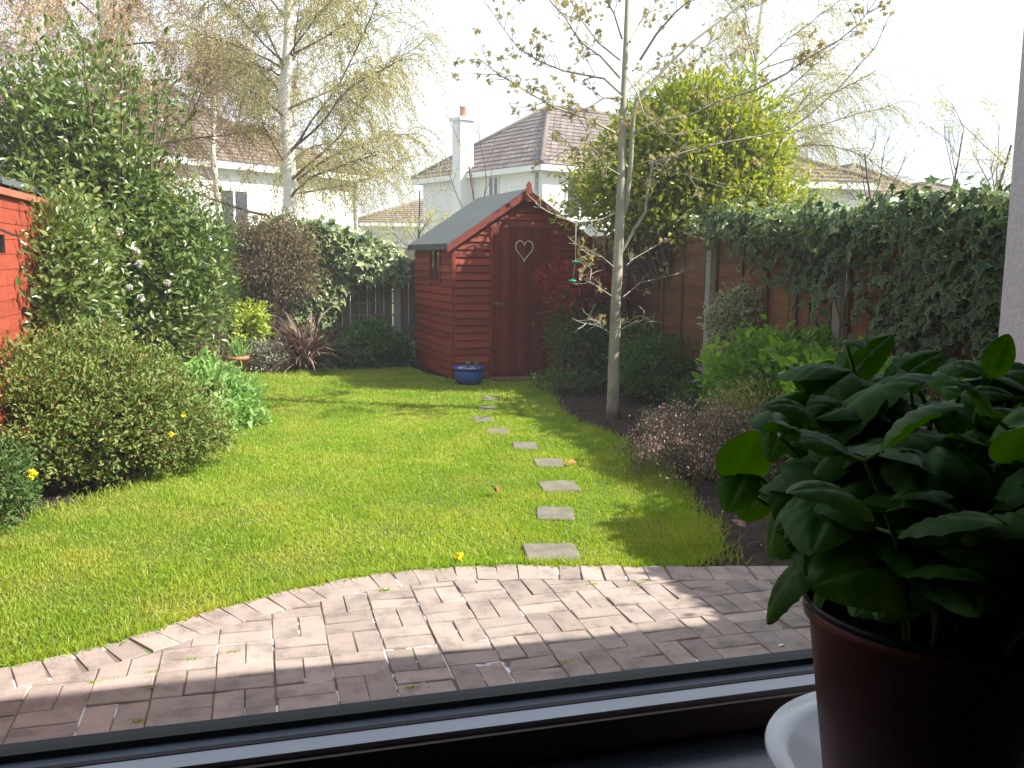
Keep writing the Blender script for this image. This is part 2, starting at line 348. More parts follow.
# ================================================================ SETTING
mb=MB(); mb.add([[-150,-60,-.08],[150,-60,-.08],[150,220,-.08],[-150,220,-.08]],[(0,1,2,3)]); mb.build('ground',M['ground'],kind='structure')
edge_pts=np.array([(-4.5,3.05),(-2.6,3.2),(-1.6,3.4),(-.94,3.56),(-.55,3.72),(-.22,3.95),(.17,4.14),(.42,4.22),(.83,4.26),(1.25,4.19),(1.59,4.09),(2.1,3.97),(2.64,3.83),(3.5,3.6),(4.45,3.3)])
def smooth(pts,n=6):
    P=np.vstack([2*pts[0]-pts[1],pts,2*pts[-1]-pts[-2]]); o=[]
    for i in range(1,len(P)-2):
        for t in np.linspace(0,1,n,endpoint=False):
            a,b,c,d=P[i-1],P[i],P[i+1],P[i+2]
            o.append(.5*((2*b)+(-a+c)*t+(2*a-5*b+4*c-d)*t*t+(-a+3*b-3*c+d)*t**3))
    o.append(P[-2]); return np.array(o)
edge=smooth(edge_pts)
right=[(2.08,4.0),(2.35,4.6),(2.62,5.3),(2.85,6.2),(2.9,7.0),(2.78,7.9),(2.9,8.9),(3.15,9.8),(3.35,10.5),(2.75,10.9),(2.25,11.1),(2.1,11.8),(2.0,12.5),(1.6,12.85)]
left=[(.4,12.95),(-.3,12.85),(-.35,12.0),(-.12,10.5),(-.1,9.3),(-.3,8.3),(-.45,7.2),(-.8,6.2),(-1.45,5.5)]
ed=edge[(edge[:,0]>-1.45)&(edge[:,0]<2.08)]
lawn=np.array([tuple(p) for p in ed]+right+left)
def inpoly(P,poly):
    x,y=P[:,0],P[:,1]; r=np.zeros(len(P),bool); j=len(poly)-1
    for i in range(len(poly)):
        xi,yi=poly[i]; xj,yj=poly[j]
        c=((yi>y)!=(yj>y))&(x<(xj-xi)*(y-yi)/((yj-yi) or 1e-9)+xi); r^=c; j=i
    return r
# soil beds (uneven surface below the lawn level)
rng=rs(3); gx=np.arange(-1.5,4.5,.06); gy=np.arange(3.0,13.5,.06); X,Y=np.meshgrid(gx,gy)
Z=-.03+rng.uniform(-.012,.02,X.shape)+.012*np.sin(X*7+1.3*np.sin(Y*3))*np.sin(Y*5); nx=len(gx)
V=np.stack([X.ravel(),Y.ravel(),Z.ravel()],1); i=np.arange(len(gy)-1)[:,None]*nx; j=np.arange(nx-1)[None]
F=np.stack([(i+j).ravel(),(i+j+1).ravel(),(i+j+1+nx).ravel(),(i+j+nx).ravel()],1)
cen=V[F].mean(1)[:,:2]; inner=lawn*1.0
lc=lawn.mean(0); sh=lc+(lawn-lc)*.95; keep=~inpoly(cen,sh)&(cen[:,1]>np.interp(cen[:,0],edge[:,0],edge[:,1])-.12)
mb=MB(); mb.add(V,F[keep]); mb.build('flowerbed_soil',M['soil'],kind='structure')
mb=MB(); mb.add(np.c_[lawn,np.full(len(lawn),-.006)],[tuple(range(len(lawn)))]); mb.build('lawn',M['turf'],kind='structure')
# grass blades
rng=rs(5)
def lawn_noise(P):
    return .5+.25*np.sin(P[:,0]*2.1+1.7*np.sin(P[:,1]*1.3))+.25*np.sin(P[:,1]*3.7+P[:,0]*1.9+2*np.sin(P[:,0]*2.6))
STONES=[]
for q,w in (((551,553),.27),((555,514),.215),((559,487),.25),((549.5,463.5),.215),((525,446.5),.19),((498,432),.19),((483,420),.18),((487,408.5),.18),((490,399),.18)):
    p=onz(*q); STONES.append((p[0],p[1],w))
def blades(n,poly,l0,l1,w,y0,y1,x0=-1.5,x1=3.4):
    P=np.c_[rng.uniform(x0,x1,n),rng.uniform(y0,y1,n)]; P=P[inpoly(P,poly)]
    for sx,sy,w_ in STONES: P=P[~((abs(P[:,0]-sx+.02*np.sin(P[:,1]*40))<w_*.5-.022)&(abs(P[:,1]-sy+.015*np.sin(P[:,0]*37))<.125-.016))]
    n=len(P); nz=lawn_noise(P); hi=.75+.25*np.sin(P[:,0]*5.3+P[:,1]*2.2)*np.sin(P[:,1]*6.1)
    D=unit(np.c_[rng.normal(size=(n,2))*.55,np.full(n,1.0)]); L=rng.uniform(l0,l1,n)*hi
    dry=(rng.rand(n)<.05+.10*(nz>.8)); t=np.where(dry,rng.uniform(.75,1,n),np.clip(.30*nz+rng.rand(n)*.36,0,.6))
    g.leaves(np.c_[P,np.full(n,-.008)],D,rdir(rng,n),L,w*rng.uniform(.7,1.2,n),T_BLADE,0,t)
g=MB()
blades(150000,lawn,.022,.048,.0055,3.5,6.2); blades(130000,lawn,.025,.05,.0075,6.2,9); blades(90000,lawn,.03,.055,.010,9,13)
# longer tufts along the borders
for a,b,n,l in ((ed,None,5200,.055),(np.array(right[:10]),None,5200,.075),(np.array(left),None,3500,.09)):
    s=rng.rand(n)*(len(a)-1); i=s.astype(int); P=a[i]+(a[i+1]-a[i])*(s-i)[:,None]+rng.normal(size=(n,2))*(.022 if l<.06 else .05)
    if l<.06: P[:,1]+=.02
    D=unit(np.c_[rng.normal(size=(n,2))*.6,np.full(n,1.0)]); g.leaves(np.c_[P,np.full(n,-.01)],D,rdir(rng,n),l*rng.uniform(.35,1,n),.006,T_BLADE,0,rng.uniform(0,.65,n))
for cx,cy,n,l in ((2.25,4.3,200,.17),(2.2,4.12,110,.11),(2.42,4.6,140,.14)):
    P=np.array([cx,cy])+rng.normal(size=(n,2))*.07; D=unit(np.c_[rng.normal(size=(n,2))*.55,np.full(n,1.0)])
    g.leaves(np.c_[P,np.full(n,-.02)],D,rdir(rng,n),l*rng.uniform(.4,1,n),.006,T_STRAP,0,rng.uniform(.0,.5,n))
g.build('grass',M['grass'],kind='stuff')
# woody chips and dead leaves on the soil
rng=rs(8); n=5200; P=np.c_[rng.uniform(-1.4,4.4,n),rng.uniform(3.6,13.2,n)]; P=P[~inpoly(P,sh)]; P=P[P[:,1]>np.interp(P[:,0],edge[:,0],edge[:,1])+.02]; n=len(P)
c=MB(); D=unit(np.c_[rng.normal(size=(n,2)),rng.normal(size=n)*.2]); N=unit(np.c_[rng.normal(size=(n,2))*.4,np.ones(n)])
c.leaves(np.c_[P,rng.uniform(-.018,.008,n)],D,N,rng.uniform(.01,.045,n),rng.uniform(.006,.02,n),T_LEAF,0,rng.rand(n)); c.build('bark_chippings',M['chip'],kind='stuff')

# patio: basket-weave pavers inside a soldier course that follows the curve
tg=unit(np.gradient(edge,axis=0)); nr=np.c_[tg[:,1],-tg[:,0]]            # normal towards the house
seg=np.r_[0,np.cumsum(np.linalg.norm(np.diff(edge,axis=0),axis=1))]
def clip(poly,p,n):
    o=[]
    for i in range(len(poly)):
        a,b=poly[i],poly[(i+1)%len(poly)]; da,db=np.dot(a-p,n),np.dot(b-p,n)
        if da>=0: o.append(a)
        if da*db<0: o.append(a+(b-a)*da/(da-db))
    return np.array(o)
def area(p): return .5*abs(np.dot(p[:,0],np.roll(p[:,1],1))-np.dot(p[:,1],np.roll(p[:,0],1))) if len(p)>2 else 0
pm=MB(); rng=rs(11)
def paver(poly,tint):
    if area(poly)<.0012: return
    if np.cross(poly[1]-poly[0],poly[2]-poly[1])<0: poly=poly[::-1]
    c=poly.mean(0); k=len(poly); z=rng.uniform(-.003,.002); tx,ty=rng.normal(size=2)*.018
    dd=poly-c; L=np.linalg.norm(dd,axis=1,keepdims=True); inn=c+dd*(1-.004/L)
    zt=z+dd[:,0]*tx+dd[:,1]*ty
    V=np.r_[np.c_[inn,zt],np.c_[poly,zt-.0035],np.c_[poly,np.full(k,-.05)]]
    F=[tuple(range(k))]+[(i+k,(i+1)%k+k,(i+1)%k,i) for i in range(k)]+[(i+2*k,(i+1)%k+2*k,(i+1)%k+k,i+k) for i in range(k)]
    pm.add(V,F,0,tint)
s=0.03; SW=.1035
while s<seg[-1]-.1:
    p=[np.interp(s+o,seg,edge[:,0]) for o in (0,SW-.0055)]; q=[np.interp(s+o,seg,edge[:,1]) for o in (0,SW-.0055)]
    n0=np.array([np.interp(s+SW/2,seg,nr[:,0]),np.interp(s+SW/2,seg,nr[:,1])]); a=np.array([p[0],q[0]]); b=np.array([p[1],q[1]]); j=rng.normal(size=2)*.0025
    paver(np.array([a,b,b+n0*.199,a+n0*.199])+j,np.clip(.62+rng.normal()*.2,0,1)); s+=SW
inn=edge+nr*.205; PITCH=.206; ox,oy=onz(465.5,601)[:2]
y=oy-PITCH*18
for iy in range(-16,3):
    for ix in range(-22,16):
        x0=ox+ix*PITCH; y0=oy+iy*PITCH; hz=(ix+iy)%2==0
        for k in range(2):
            w=.0985; 
            if hz: b=(x0+.002,x0+.202,y0+.003+k*.103,y0+.003+k*.103+w-.0025)
            else: b=(x0+.002+k*.103,x0+.002+k*.103+w,y0+.002,y0+.202)
            P=np.array([(b[0],b[2]),(b[1],b[2]),(b[1],b[3]),(b[0],b[3])])+rng.normal(size=2)*.0013
            c=P.mean(0)
            if c[1]<.85 or c[1]>4.4: continue
            i=np.argmin(np.linalg.norm(inn-c,axis=1)); d=np.dot(c-inn[i],nr[i])
            if d<-.12: continue
            if d<.15: 
                P=clip(P,inn[i],nr[i])
                if len(P)>2:
                    i=np.argmin(np.linalg.norm(inn-P.mean(0),axis=1)); P=clip(P,inn[i],nr[i])
            if len(P)>2: paver(P,np.clip(.5+rng.normal()*.25,0,1))
ob=pm.build('patio',M['brick'],kind='structure')
jb=np.r_[edge,[(4.45,.8),(-4.5,.8)]]; mb=MB(); mb.add(np.c_[jb,np.full(len(jb),-.0065)],[tuple(range(len(jb)))][::1]); mb.build('paving_joints',M['joint'],kind='structure')
mm=MB(); rng=rs(19)
for a_,b_,w_ in (((130,245),(270,235),.012),((185,270),(285,262),.010),((325,318),(455,308),.011),((345,352),(410,346),.009),((375,428),(500,414),.010),((390,468),(550,455),.011),((545,430),(575,475),.011),((272,215),(318,300),.007),((285,450),(300,500),.008),((190,462),(210,515),.008),((330,350),(385,460),.008),((110,215),(118,245),.006),((150,152),(182,190),.010),((60,182),(100,207),.010),((205,150),(232,182),.010),((910,372),(990,362),.011),((947,380),(985,425),.009),((850,338),(910,335),.008),((240,408),(310,400),.007),((0,352),(60,346),.005),((120,260),(140,285),.006),((60,205),(120,202),.007)):
    A=onz(330+a_[0]*.3223,530+a_[1]*.3223)[:2]; B=onz(330+b_[0]*.3223,530+b_[1]*.3223)[:2]; n_=14; d=unit(B-A); s_=np.array([-d[1],d[0]])
    c_=A+(B-A)*np.linspace(0,1,n_)[:,None]; w1=w_*1.5*rng.uniform(.05,1.15,(n_,1)); w2=w_*1.5*rng.uniform(.05,1.15,(n_,1)); w1[[0,-1]]*=.3; w2[[0,-1]]*=.3
    V=np.r_[np.c_[c_+s_*w1,np.full(n_,-.0045)],np.c_[c_-s_*w2,np.full(n_,-.0045)]]; mm.add(V,[(i,i+1,i+1+n_,i+n_) for i in range(n_-1)])
mm.build('lime_stain',M['pvc'],kind='stuff')
# moss tufts in a few joints
mo=MB(); rng=rs(21)
for q in ((190,659),(100,681),(120,678),(152,672),(152,688),(230,652),(140,721),(410,688),(566,662),(400,588),(590,584),(640,583),(385,590)):
    p=onz(*q); n=70; P=np.c_[p[0]+rng.normal(size=n)*.018,p[1]+rng.normal(size=n)*.006,np.full(n,-.006)]
    mo.leaves(P,unit(np.c_[rng.normal(size=(n,2))*.6,np.ones(n)]),rdir(rng,n),rng.uniform(.006,.014,n),.005,T_LEAF,0,rng.rand(n)*.7)
mo.build('moss',M['grass'],kind='stuff')
# little wisps, whitish debris
for (px,py) in ((735,629),(20,722)): pass

STL=['largest grey stepping stone, set in the grass closest to the brick patio','grey stepping stone second out from the patio','broad sunlit stepping stone third out from the patio, with a tiny white speck','stepping stone beside a red fallen leaf, fourth from the patio','small stepping stone midway along the grass path, fifth from the patio','narrow stepping stone where the path bends left, sixth from the patio','leftmost stepping stone of the path, seventh from the patio','half shaded stepping stone just beyond the bend of the path','dark shaded stepping stone closest to the shed door']
rng=rs(12)
for (sx,sy,w),lb in zip(STONES,STL):
    mb=MB(); h=.125; P=[]; k=16
    cs=[(-1,-1),(1,-1),(1,1),(-1,1)]
    for i in range(4):
        a_,b_=np.array(cs[i]),np.array(cs[(i+1)%4])
        for u in (.06,.35,.65,.94): P.append((a_+(b_-a_)*u)*[w*.52,h*1.05]*rng.uniform(.965,1.0))
    P=np.array(P); ra=rng.uniform(-.3,-.1); P=P@np.array([[math.cos(ra),math.sin(ra)],[-math.sin(ra),math.cos(ra)]])+[sx,sy]
    c=P.mean(0); V=np.r_[np.c_[c+(P-c)*.95,np.full(k,.012)+rng.uniform(-.002,.002,k)],np.c_[P,np.full(k,.005)],np.c_[P,np.full(k,-.04)],[[c[0],c[1],.012]]]
    F=[(i,(i+1)%k,3*k) for i in range(k)]+[(i+k,(i+1)%k+k,(i+1)%k,i) for i in range(k)]+[(i+2*k,(i+1)%k+2*k,(i+1)%k+k,i+k) for i in range(k)]
    mb.add(V,F); mb.build('stepping_stone',M['slab'],label=lb,cat='stepping stone',group='stepping stones across the lawn')

# ================================================================ HOUSE the window belongs to (behind and around the camera)
WX0,WX1,WZ0,WZ1=-1.3,1.22,1.10,2.2
h=MB()
h.bx(-7,WX0,.575,.72,-.05,4.9); h.bx(WX1,8,.575,.72,-.05,4.9); h.bx(WX0,WX1,.575,.72,-.05,WZ0); h.bx(WX0,WX1,.575,.72,WZ1,4.9)
h.bx(-7,-6.85,-6,.572,-.05,4.9); h.bx(7.85,8,-6,.572,-.05,4.9); h.bx(-7,8,-6.15,-6.003,-.05,4.9)
h.build('house_wall',M['render'],kind='structure')
h=MB(); h.add([[-7.3,.98,4.93],[8.3,.98,4.93],[8.3,-6.5,4.93],[-7.3,-6.5,4.93],[-3.5,-2.8,7.4],[4.5,-2.8,7.4]],[(0,1,5,4),(1,2,5),(2,3,4,5),(3,0,4),(0,3,2,1)]); h.build('house_roof',M['tile'],kind='structure')
r=MB(); 
r.bx(-2.2,-2.1,-3,.57,0,2.42); r.bx(2.0,2.1,-3,.57,0,2.42); r.bx(-2.2,2.1,-3.1,-3.003,0,2.42)
r.bx(-2.1,WX0,.50,.572,0,2.42); r.bx(WX1,2.0,.50,.572,0,2.42); r.bx(WX0,WX1,.50,.572,0,1.177); r.bx(WX0,WX1,.50,.572,WZ1,2.42)
r.build('room_wall',M['plaster'],kind='structure')
r=MB(); r.bx(-2.2,2.1,-3.1,.57,2.425,2.5); r.build('room_ceiling',M['plaster'],kind='structure')
r=MB(); r.bx(-2.2,2.1,-3.1,.57,-.02,-.002); r.build('room_floor',M['roomfloor'],kind='structure')
r=MB(); r.bx(WX0,WX1,.12,.481,1.18,1.21); r.build('window_sill',M['granite'],label='dark speckled granite window sill under the plate',cat='window sill')
w=thing('window','white plastic window with black rubber seals, seen along its bottom rail','window',(0,.51,1.21))
f=MB()   # bottom rail, inner bead white on top
f.bx(WX0,WX1,.483,.4965,1.2105,1.232)
f.bx(WX0,WX0+.05,.483,.54,1.233,WZ1); f.bx(WX1-.05,WX1,.483,.54,1.233,WZ1); f.bx(WX0+.05,WX1-.05,.483,.54,WZ1-.05,WZ1)
f.build('frame',M['pvc'],w)
f=MB(); f.bx(WX0,WX1,.479,.4825,1.2105,1.2285); f.build('inner_face',M['pvcshade'],w,label='inner face of the bottom rail, its shade put into the colour')
f=MB(); f.bx(WX0,WX1,.5015,.5165,1.2,1.2285); f.build('grey_bead',M['greyframe'],w)
f=MB(); f.bx(WX0,WX1,.4968,.501,1.205,1.2325); f.bx(WX0,WX1,.517,.5305,1.2,1.2325); f.build('rubber_seal',M['rubber'],w)
f=MB(); f.bx(WX0-.02,WX1+.02,.5385,.78,1.075,1.10,mi=0); f.build('outer_sill',M['concrete'],w)
def glass():
    m=bpy.data.materials.new('clear_window_glass'); m.use_nodes=True; nt=m.node_tree; nt.nodes.remove(nt.nodes['Principled BSDF'])
    tr=nd(nt,'ShaderNodeBsdfTransparent'); tr.inputs[0].default_value=(.97,.98,.98,1); gl=nd(nt,'ShaderNodeBsdfGlossy'); gl.inputs['Roughness'].default_value=.0
    fr=nd(nt,'ShaderNodeFresnel'); fr.inputs[0].default_value=1.45; mx=nd(nt,'ShaderNodeMixShader')
    nt.links.new(fr.outputs[0],mx.inputs[0]); nt.links.new(tr.outputs[0],mx.inputs[1]); nt.links.new(gl.outputs[0],mx.inputs[2]); nt.links.new(mx.outputs[0],nt.nodes['Material Output'].inputs[0]); return m
f=MB(); f.add([[WX0+.03,.5105,1.215],[WX1-.03,.5105,1.215],[WX1-.03,.5105,WZ1-.03],[WX0+.03,.5105,WZ1-.03]],[(0,1,2,3)]); f.build('pane',glass(),w)
# roughcast wall running out beside the patio
m=MB(); m.bx(2.1,3.9,.722,2.21,-.05,2.32); o=m.build('roughcast_wall',M['roughcast'],label='white roughcast wall in shade behind the basil, at the right side of the view',cat='wall')

# ================================================================ FENCES
rng=rs(31)
def hboards(mb,p0,p1,z0,z1,bh,th=.012,n=None,side=None):
    """lapped horizontal boards from p0 to p1 (xy) facing 'side' (unit xy)"""
    p0=np.array(p0,float);p1=np.array(p1,float); d=p1-p0; sd=np.array(side,float); z=z0; 
    while z<z1-.01:
        zt=min(z+bh,z1); t=rng.rand(); w=rng.uniform(-.003,.003,2)
        a=p0+sd*th*1.3; b=p1+sd*th*1.3; a2=p0+sd*th*.4; b2=p1+sd*th*.4; a3=p0-sd*.006;b3=p1-sd*.006
        V=[[*a3,z],[*b3,z],[*b,z+w[0]],[*a,z+w[1]],[*a3,zt],[*b3,zt],[*b2,zt+.012],[*a2,zt+.012]]
        mb.add(V,[(3,2,6,7),(0,1,2,3),(4,5,1,0),(7,6,5,4),(0,3,7,4),(1,5,6,2)],0,t); z+=bh
fr=thing('wooden_fence','orange-brown lapped board fence with concrete posts along the right side','fence',(4.5,8.5,0))
posts=[1.1,2.85,4.6,6.39,8.58,10.85,13.2]
for a,b in zip(posts[:-1],posts[1:]):
    m=MB(); hboards(m,(4.53,a+.06),(4.53,b-.06),.19,1.76,.115,side=(-1,0)); m.build('fence_panel',M['fence'],fr)
    m=MB(); 
    m.bx(4.50,4.56,a+.06,b-.06,1.775,1.80)
    for t in (.02,.27,.5,.73,.98):
        yy=a+.08+(b-a-.16)*t; m.bx(4.487,4.512,yy-.02,yy+.02,.19,1.772)
    m.build('batten',M['batten'],fr)
    m=MB(); m.bx(4.50,4.555,a+.055,b-.055,-.05,.185); m.build('gravel_board',M['concrete'],fr)
for y_ in posts:
    m=MB(); m.bx(4.47,4.58,y_-.05,y_+.05,-.1,1.83); m.build('post',M['concrete'],fr)
# back fence
fb=thing('back_fence','weathered grey board fence behind the ivy at the garden end','fence',(.5,13.4,0))
rng=rs(33)
for a,b in ((-1.5,.15),(.25,1.95),(2.05,3.2),(3.3,4.4)):
    m=MB(); x=a
    while x<b-.02:
        w_=min(.12,b-x); m.bx(x+.003,x+w_-.003,13.38,13.405,.27,1.62+rng.uniform(-.01,.01),tint=rng.rand()); x+=.12
    m.bx(a,b,13.37,13.379,1.40,1.48,tint=.3); m.bx(a,b,13.37,13.379,.42,.5,tint=.3)
    m.build('board_panel',M['greyfence'],fb)
    m=MB(); m.bx(a,b,13.36,13.42,-.05,.265); m.build('gravel_board',M['concrete'],fb)
for x in (.2,2.0,3.25,4.4):
    m=MB(); m.bx(x-.048,x+.048,13.35,13.43,-.1,1.68); m.build('post',M['concrete'],fb)
m=MB()
for x in np.arange(1.15,1.98,.15): m.bx(x-.012,x+.012,13.325,13.338,.62,1.5)
for z in np.arange(.66,1.5,.17): m.bx(1.13,1.97,13.339,13.351,z-.012,z+.012)
m.build('trellis',M['trellis'],label='wooden square trellis on the grey back fence left of the shed',cat='trellis')
# red painted fence on the left
fl=thing('red_fence','bright red painted board fence at the left edge','fence',(-1.52,7,0))
rng=rs(35); ys=[1.2,3.0,4.8,6.6,8.4,10.2,12.0,13.3]
for a,b in zip(ys[:-1],ys[1:]):
    m=MB(); hboards(m,(-1.53,a+.003),(-1.53,b-.003),.02,1.84,.098,side=(1,0),th=.005); m.build('fence_panel',M['redpaint'],fl)
    m=MB(); m.bx(-1.585,-1.495,a+.002,b-.002,1.862,1.905); m.build('cap_rail',M['redcap'],fl)
for y_ in ys: m=MB(); m.bx(-1.63,-1.54,y_-.045,y_+.045,-.1,1.855); m.build('post',M['redpaint'],fl)
p=onX(3,238,-1.44); lt=thing('wall_lamp','small black solar lamp fixed to the red fence','lamp',p)
m=MB(); m.bx(-1.516,-1.44,p[1]-.035,p[1]+.035,p[2]-.09,p[2]+.02); m.build('lamp_body',M['black'],lt)
m=MB(); a=R(25); m.box((p[0]+.005,p[1],p[2]+.045),(.13,.10,.012),M=[[math.cos(a),0,math.sin(a)],[0,1,0],[-math.sin(a),0,math.cos(a)]]); m.build('solar_panel',M['glassdark'],lt)

# ================================================================ SHED
SA=R(4.5); SO=np.array([2.33,11.0]); CX,SX=math.cos(SA),math.sin(SA)
def SW_(V):
    V=np.array(V,float).reshape(-1,3); return np.c_[SO[0]+V[:,0]*CX-V[:,1]*SX,SO[1]+V[:,0]*SX+V[:,1]*CX,V[:,2]]
class SB(MB):
    def add(s,V,F,*a,**k): MB.add(s,SW_(V),F,*a,**k)
Wd,Dp,EH,RH=1.86,1.85,1.68,2.30; mid=Wd/2; slope=(RH-EH)/mid
def roofz(x): return EH+slope*min(x,Wd-x)
sh_=thing('garden_shed','red wooden shed with shiplap boards and a grey felt gable roof','shed',(SO[0],SO[1],0))
rng=rs(41)
def ship(mb,axis,a,b,z,zt,off,clipf=None):
    """one board: bottom edge proud"""
    t=rng.rand(); w=rng.uniform(-.0015,.0015)
    if axis=='x': # front (faces -y) 
        a1,b1=a,b
        if clipf: a2,b2=clipf(zt)
        else: a2,b2=a,b
        if clipf: a1,b1=max(a,clipf(z)[0]),min(b,clipf(z)[1]); a2,b2=max(a,a2),min(b,b2)
        if b2-a2<.02: return
        V=[[a1,off-.021+w,z],[b1,off-.021+w,z],[b1,off,z],[a1,off,z],[a2,off-.004,zt],[b2,off-.004,zt],[b2,off,zt],[a2,off,zt]]
    else:  # left side (faces -x)
        V=[[off-.021+w,b,z],[off-.021+w,a,z],[off,a,z],[off,b,z],[off-.004,b,zt],[off-.004,a,zt],[off,a,zt],[off,b,zt]]
    mb.add(V,[(0,1,5,4),(3,2,1,0),(4,5,6,7),(1,2,6,5),(3,0,4,7)],0,t)
DX0,DX1,DZ=.50,1.24,1.88
wl=SB(); bh=.092; z=.03
while z<RH-.03:
    zt=z+bh-.011; cf=lambda zz:(max(0,(zz-EH)/slope+.01),min(Wd,Wd-(zz-EH)/slope-.01)) if zz>EH else (0,Wd)
    if z<DZ-.02:
        ship(wl,'x',.02,DX0-.03,z,zt,0,cf); ship(wl,'x',DX1+.03,Wd-.02,z,zt,0,cf)
    elif zt<RH-.02: ship(wl,'x',0,Wd,z,zt,0,cf)
    z+=bh
wl.bx(0,Wd,.006,.02,.0,EH); wl.add([[0,.002,EH],[Wd,.002,EH],[mid,.002,RH-.02],[0,.02,EH],[Wd,.02,EH],[mid,.02,RH-.02]],[(0,1,2),(3,5,4)])
wl.bx(-.018,.028,-.02,.0015,.0,EH-.03,tint=.6); wl.bx(DX0-.03,DX0-.004,-.024,.0015,.0,DZ,tint=.4)
wl.bx(DX1+.004,DX1+.03,-.024,.0015,.0,DZ,tint=.4)
wl.bx(.0,.02,.0215,Dp,.0,EH); wl.bx(Wd-.02,Wd,.0215,Dp,.0,EH); wl.bx(.02,Wd-.02,Dp-.02,Dp,.0,EH)
wl.add([[0,Dp,EH],[Wd,Dp,EH],[mid,Dp,RH-.02]],[(0,2,1)])
z=.03; wy0,wy1,wz0,wz1=.55,1.0,1.2,1.58
while z<EH-.03:
    zt=z+bh-.011
    if zt>wz0 and z<wz1: ship(wl,'y',.02,wy0-.03,z,min(zt,EH),0); ship(wl,'y',wy1+.03,Dp,z,min(zt,EH),0)
    else: ship(wl,'y',.02,Dp,z,min(zt,EH),0)
    z+=bh
wl.bx(-.022,-.0005,-.02,.019,0,EH-.03,tint=.5)
wl.build('wall',M['shed'],sh_)
wn=SB(); 
for a in ((wy0-.028,wy0,wz0-.03,wz1+.03),(wy1,wy1+.028,wz0-.03,wz1+.03),(wy0,wy1,wz0-.03,wz0),(wy0,wy1,wz1,wz1+.03),((wy0+wy1)/2-.012,(wy0+wy1)/2+.012,wz0,wz1)): wn.bx(-.028,-.001,a[0],a[1],a[2],a[3])
wno=wn.build('window',M['shed'],sh_)
wn=SB(); wn.bx(-.008,-.0025,wy0+.001,wy1-.001,wz0+.001,wz1-.001); wn.build('pane',M['glassdark'],wno)
dr=SB(); x=DX0; n=7; pw=(DX1-DX0)/n
for i in range(n): dr.bx(x+.0015,x+pw-.0015,-.022,-.0005,.05,DZ-.01,tint=rng.rand()); x+=pw
dr.bx(DX0+.002,DX1-.002,-.016,-.001,.052,DZ-.012,tint=.1)
dro=dr.build('door',M['door'],sh_)
d=SB(); d.bx(DX0-.02,DX0+.13,-.034,-.0225,.925,.945); d.bx(DX0+.03,DX0+.045,-.05,-.0345,.91,.96); d.build('bolt',M['metal'],dro)
rf=SB(); ov=.07; oz=.025
for sgn in (0,1):
    e=lambda x:(x if sgn==0 else Wd-x)
    x0,x1=e(-.09),e(mid); za=EH-slope*.09+.015; zb=RH+.015
    V=[[x0,-ov,za],[x1,-ov,zb],[x1,Dp+ov,zb],[x0,Dp+ov,za],[x0,-ov,za+oz],[x1,-ov,zb+oz],[x1,Dp+ov,zb+oz],[x0,Dp+ov,za+oz]]
    rf.add(V,[(0,1,2,3),(4,7,6,5),(0,4,5,1),(3,2,6,7),(0,3,7,4)])
    rf.bx(min(x0,x0+(-.006 if sgn==0 else .006)),max(x0,x0+(-.006 if sgn==0 else .006)),-ov,Dp+ov,za-.05,za+oz+.001)
rf.build('roof',M['felt'],sh_)
fa=SB()
for sgn in (0,1):
    e=lambda x:(x if sgn==0 else Wd-x)
    x0,x1=e(-.10),e(mid+.004*(-1 if sgn==0 else -1)); za=EH-slope*.10; zb=RH
    V=[[x0,-ov-.022,za-.062],[x1,-ov-.022,zb-.062],[x1,-ov-.022,zb+.028],[x0,-ov-.022,za+.028],[x0,-ov-.003,za-.062],[x1,-ov-.003,zb-.062],[x1,-ov-.003,zb+.028],[x0,-ov-.003,za+.028]]
    fa.add(V,[(0,1,2,3),(4,7,6,5),(3,2,6,7),(0,4,5,1),(0,3,7,4),(1,5,6,2)],0,.3+.4*sgn)
fa.build('bargeboard',M['fascia'],sh_)
fi=SB(); pr=[(-.035,-.12),(.035,-.12),(.045,-.09),(.045,.03),(.028,.055),(.035,.075),(0,.125),(-.035,.075),(-.028,.055),(-.045,.03),(-.045,-.09)]
k=len(pr); V=[[mid+a,-ov-.045,RH+b] for a,b in pr]+[[mid+a,-ov-.0225,RH+b] for a,b in pr]
fi.add(V,[tuple(range(k)),tuple(range(2*k-1,k-1,-1))]+[((i+1)%k,i,i+k,(i+1)%k+k) for i in range(k)]); fi.build('finial',M['fascia'],sh_)
# heart of white wicker on the door
hm=SB(); hx,hz=.905,1.60; t=np.linspace(0,2*PI,41)
hxs=.115*np.sin(t)**3; hzs=.0088*(13*np.cos(t)-5*np.cos(2*t)-2*np.cos(3*t)-np.cos(4*t))
for q in range(3):
    ph=q*2.1; P=np.c_[hx+hxs*(1+.03*np.sin(9*t+ph)),-.034+.006*np.cos(9*t+ph),hz+hzs*(1+.03*np.sin(9*t+ph))]; MB.tube(hm,SW_(P) if False else P,0.005,5)
hm.build('heart_decoration',M['whitewire'],label='white wicker heart hanging on the red shed door',cat='decoration')
st=SB(); st.bx(.44,1.12,-.40,-.10,.0,.035); st.build('door_step',M['batten'],label='flat wooden board lying in front of the shed door',cat='board')
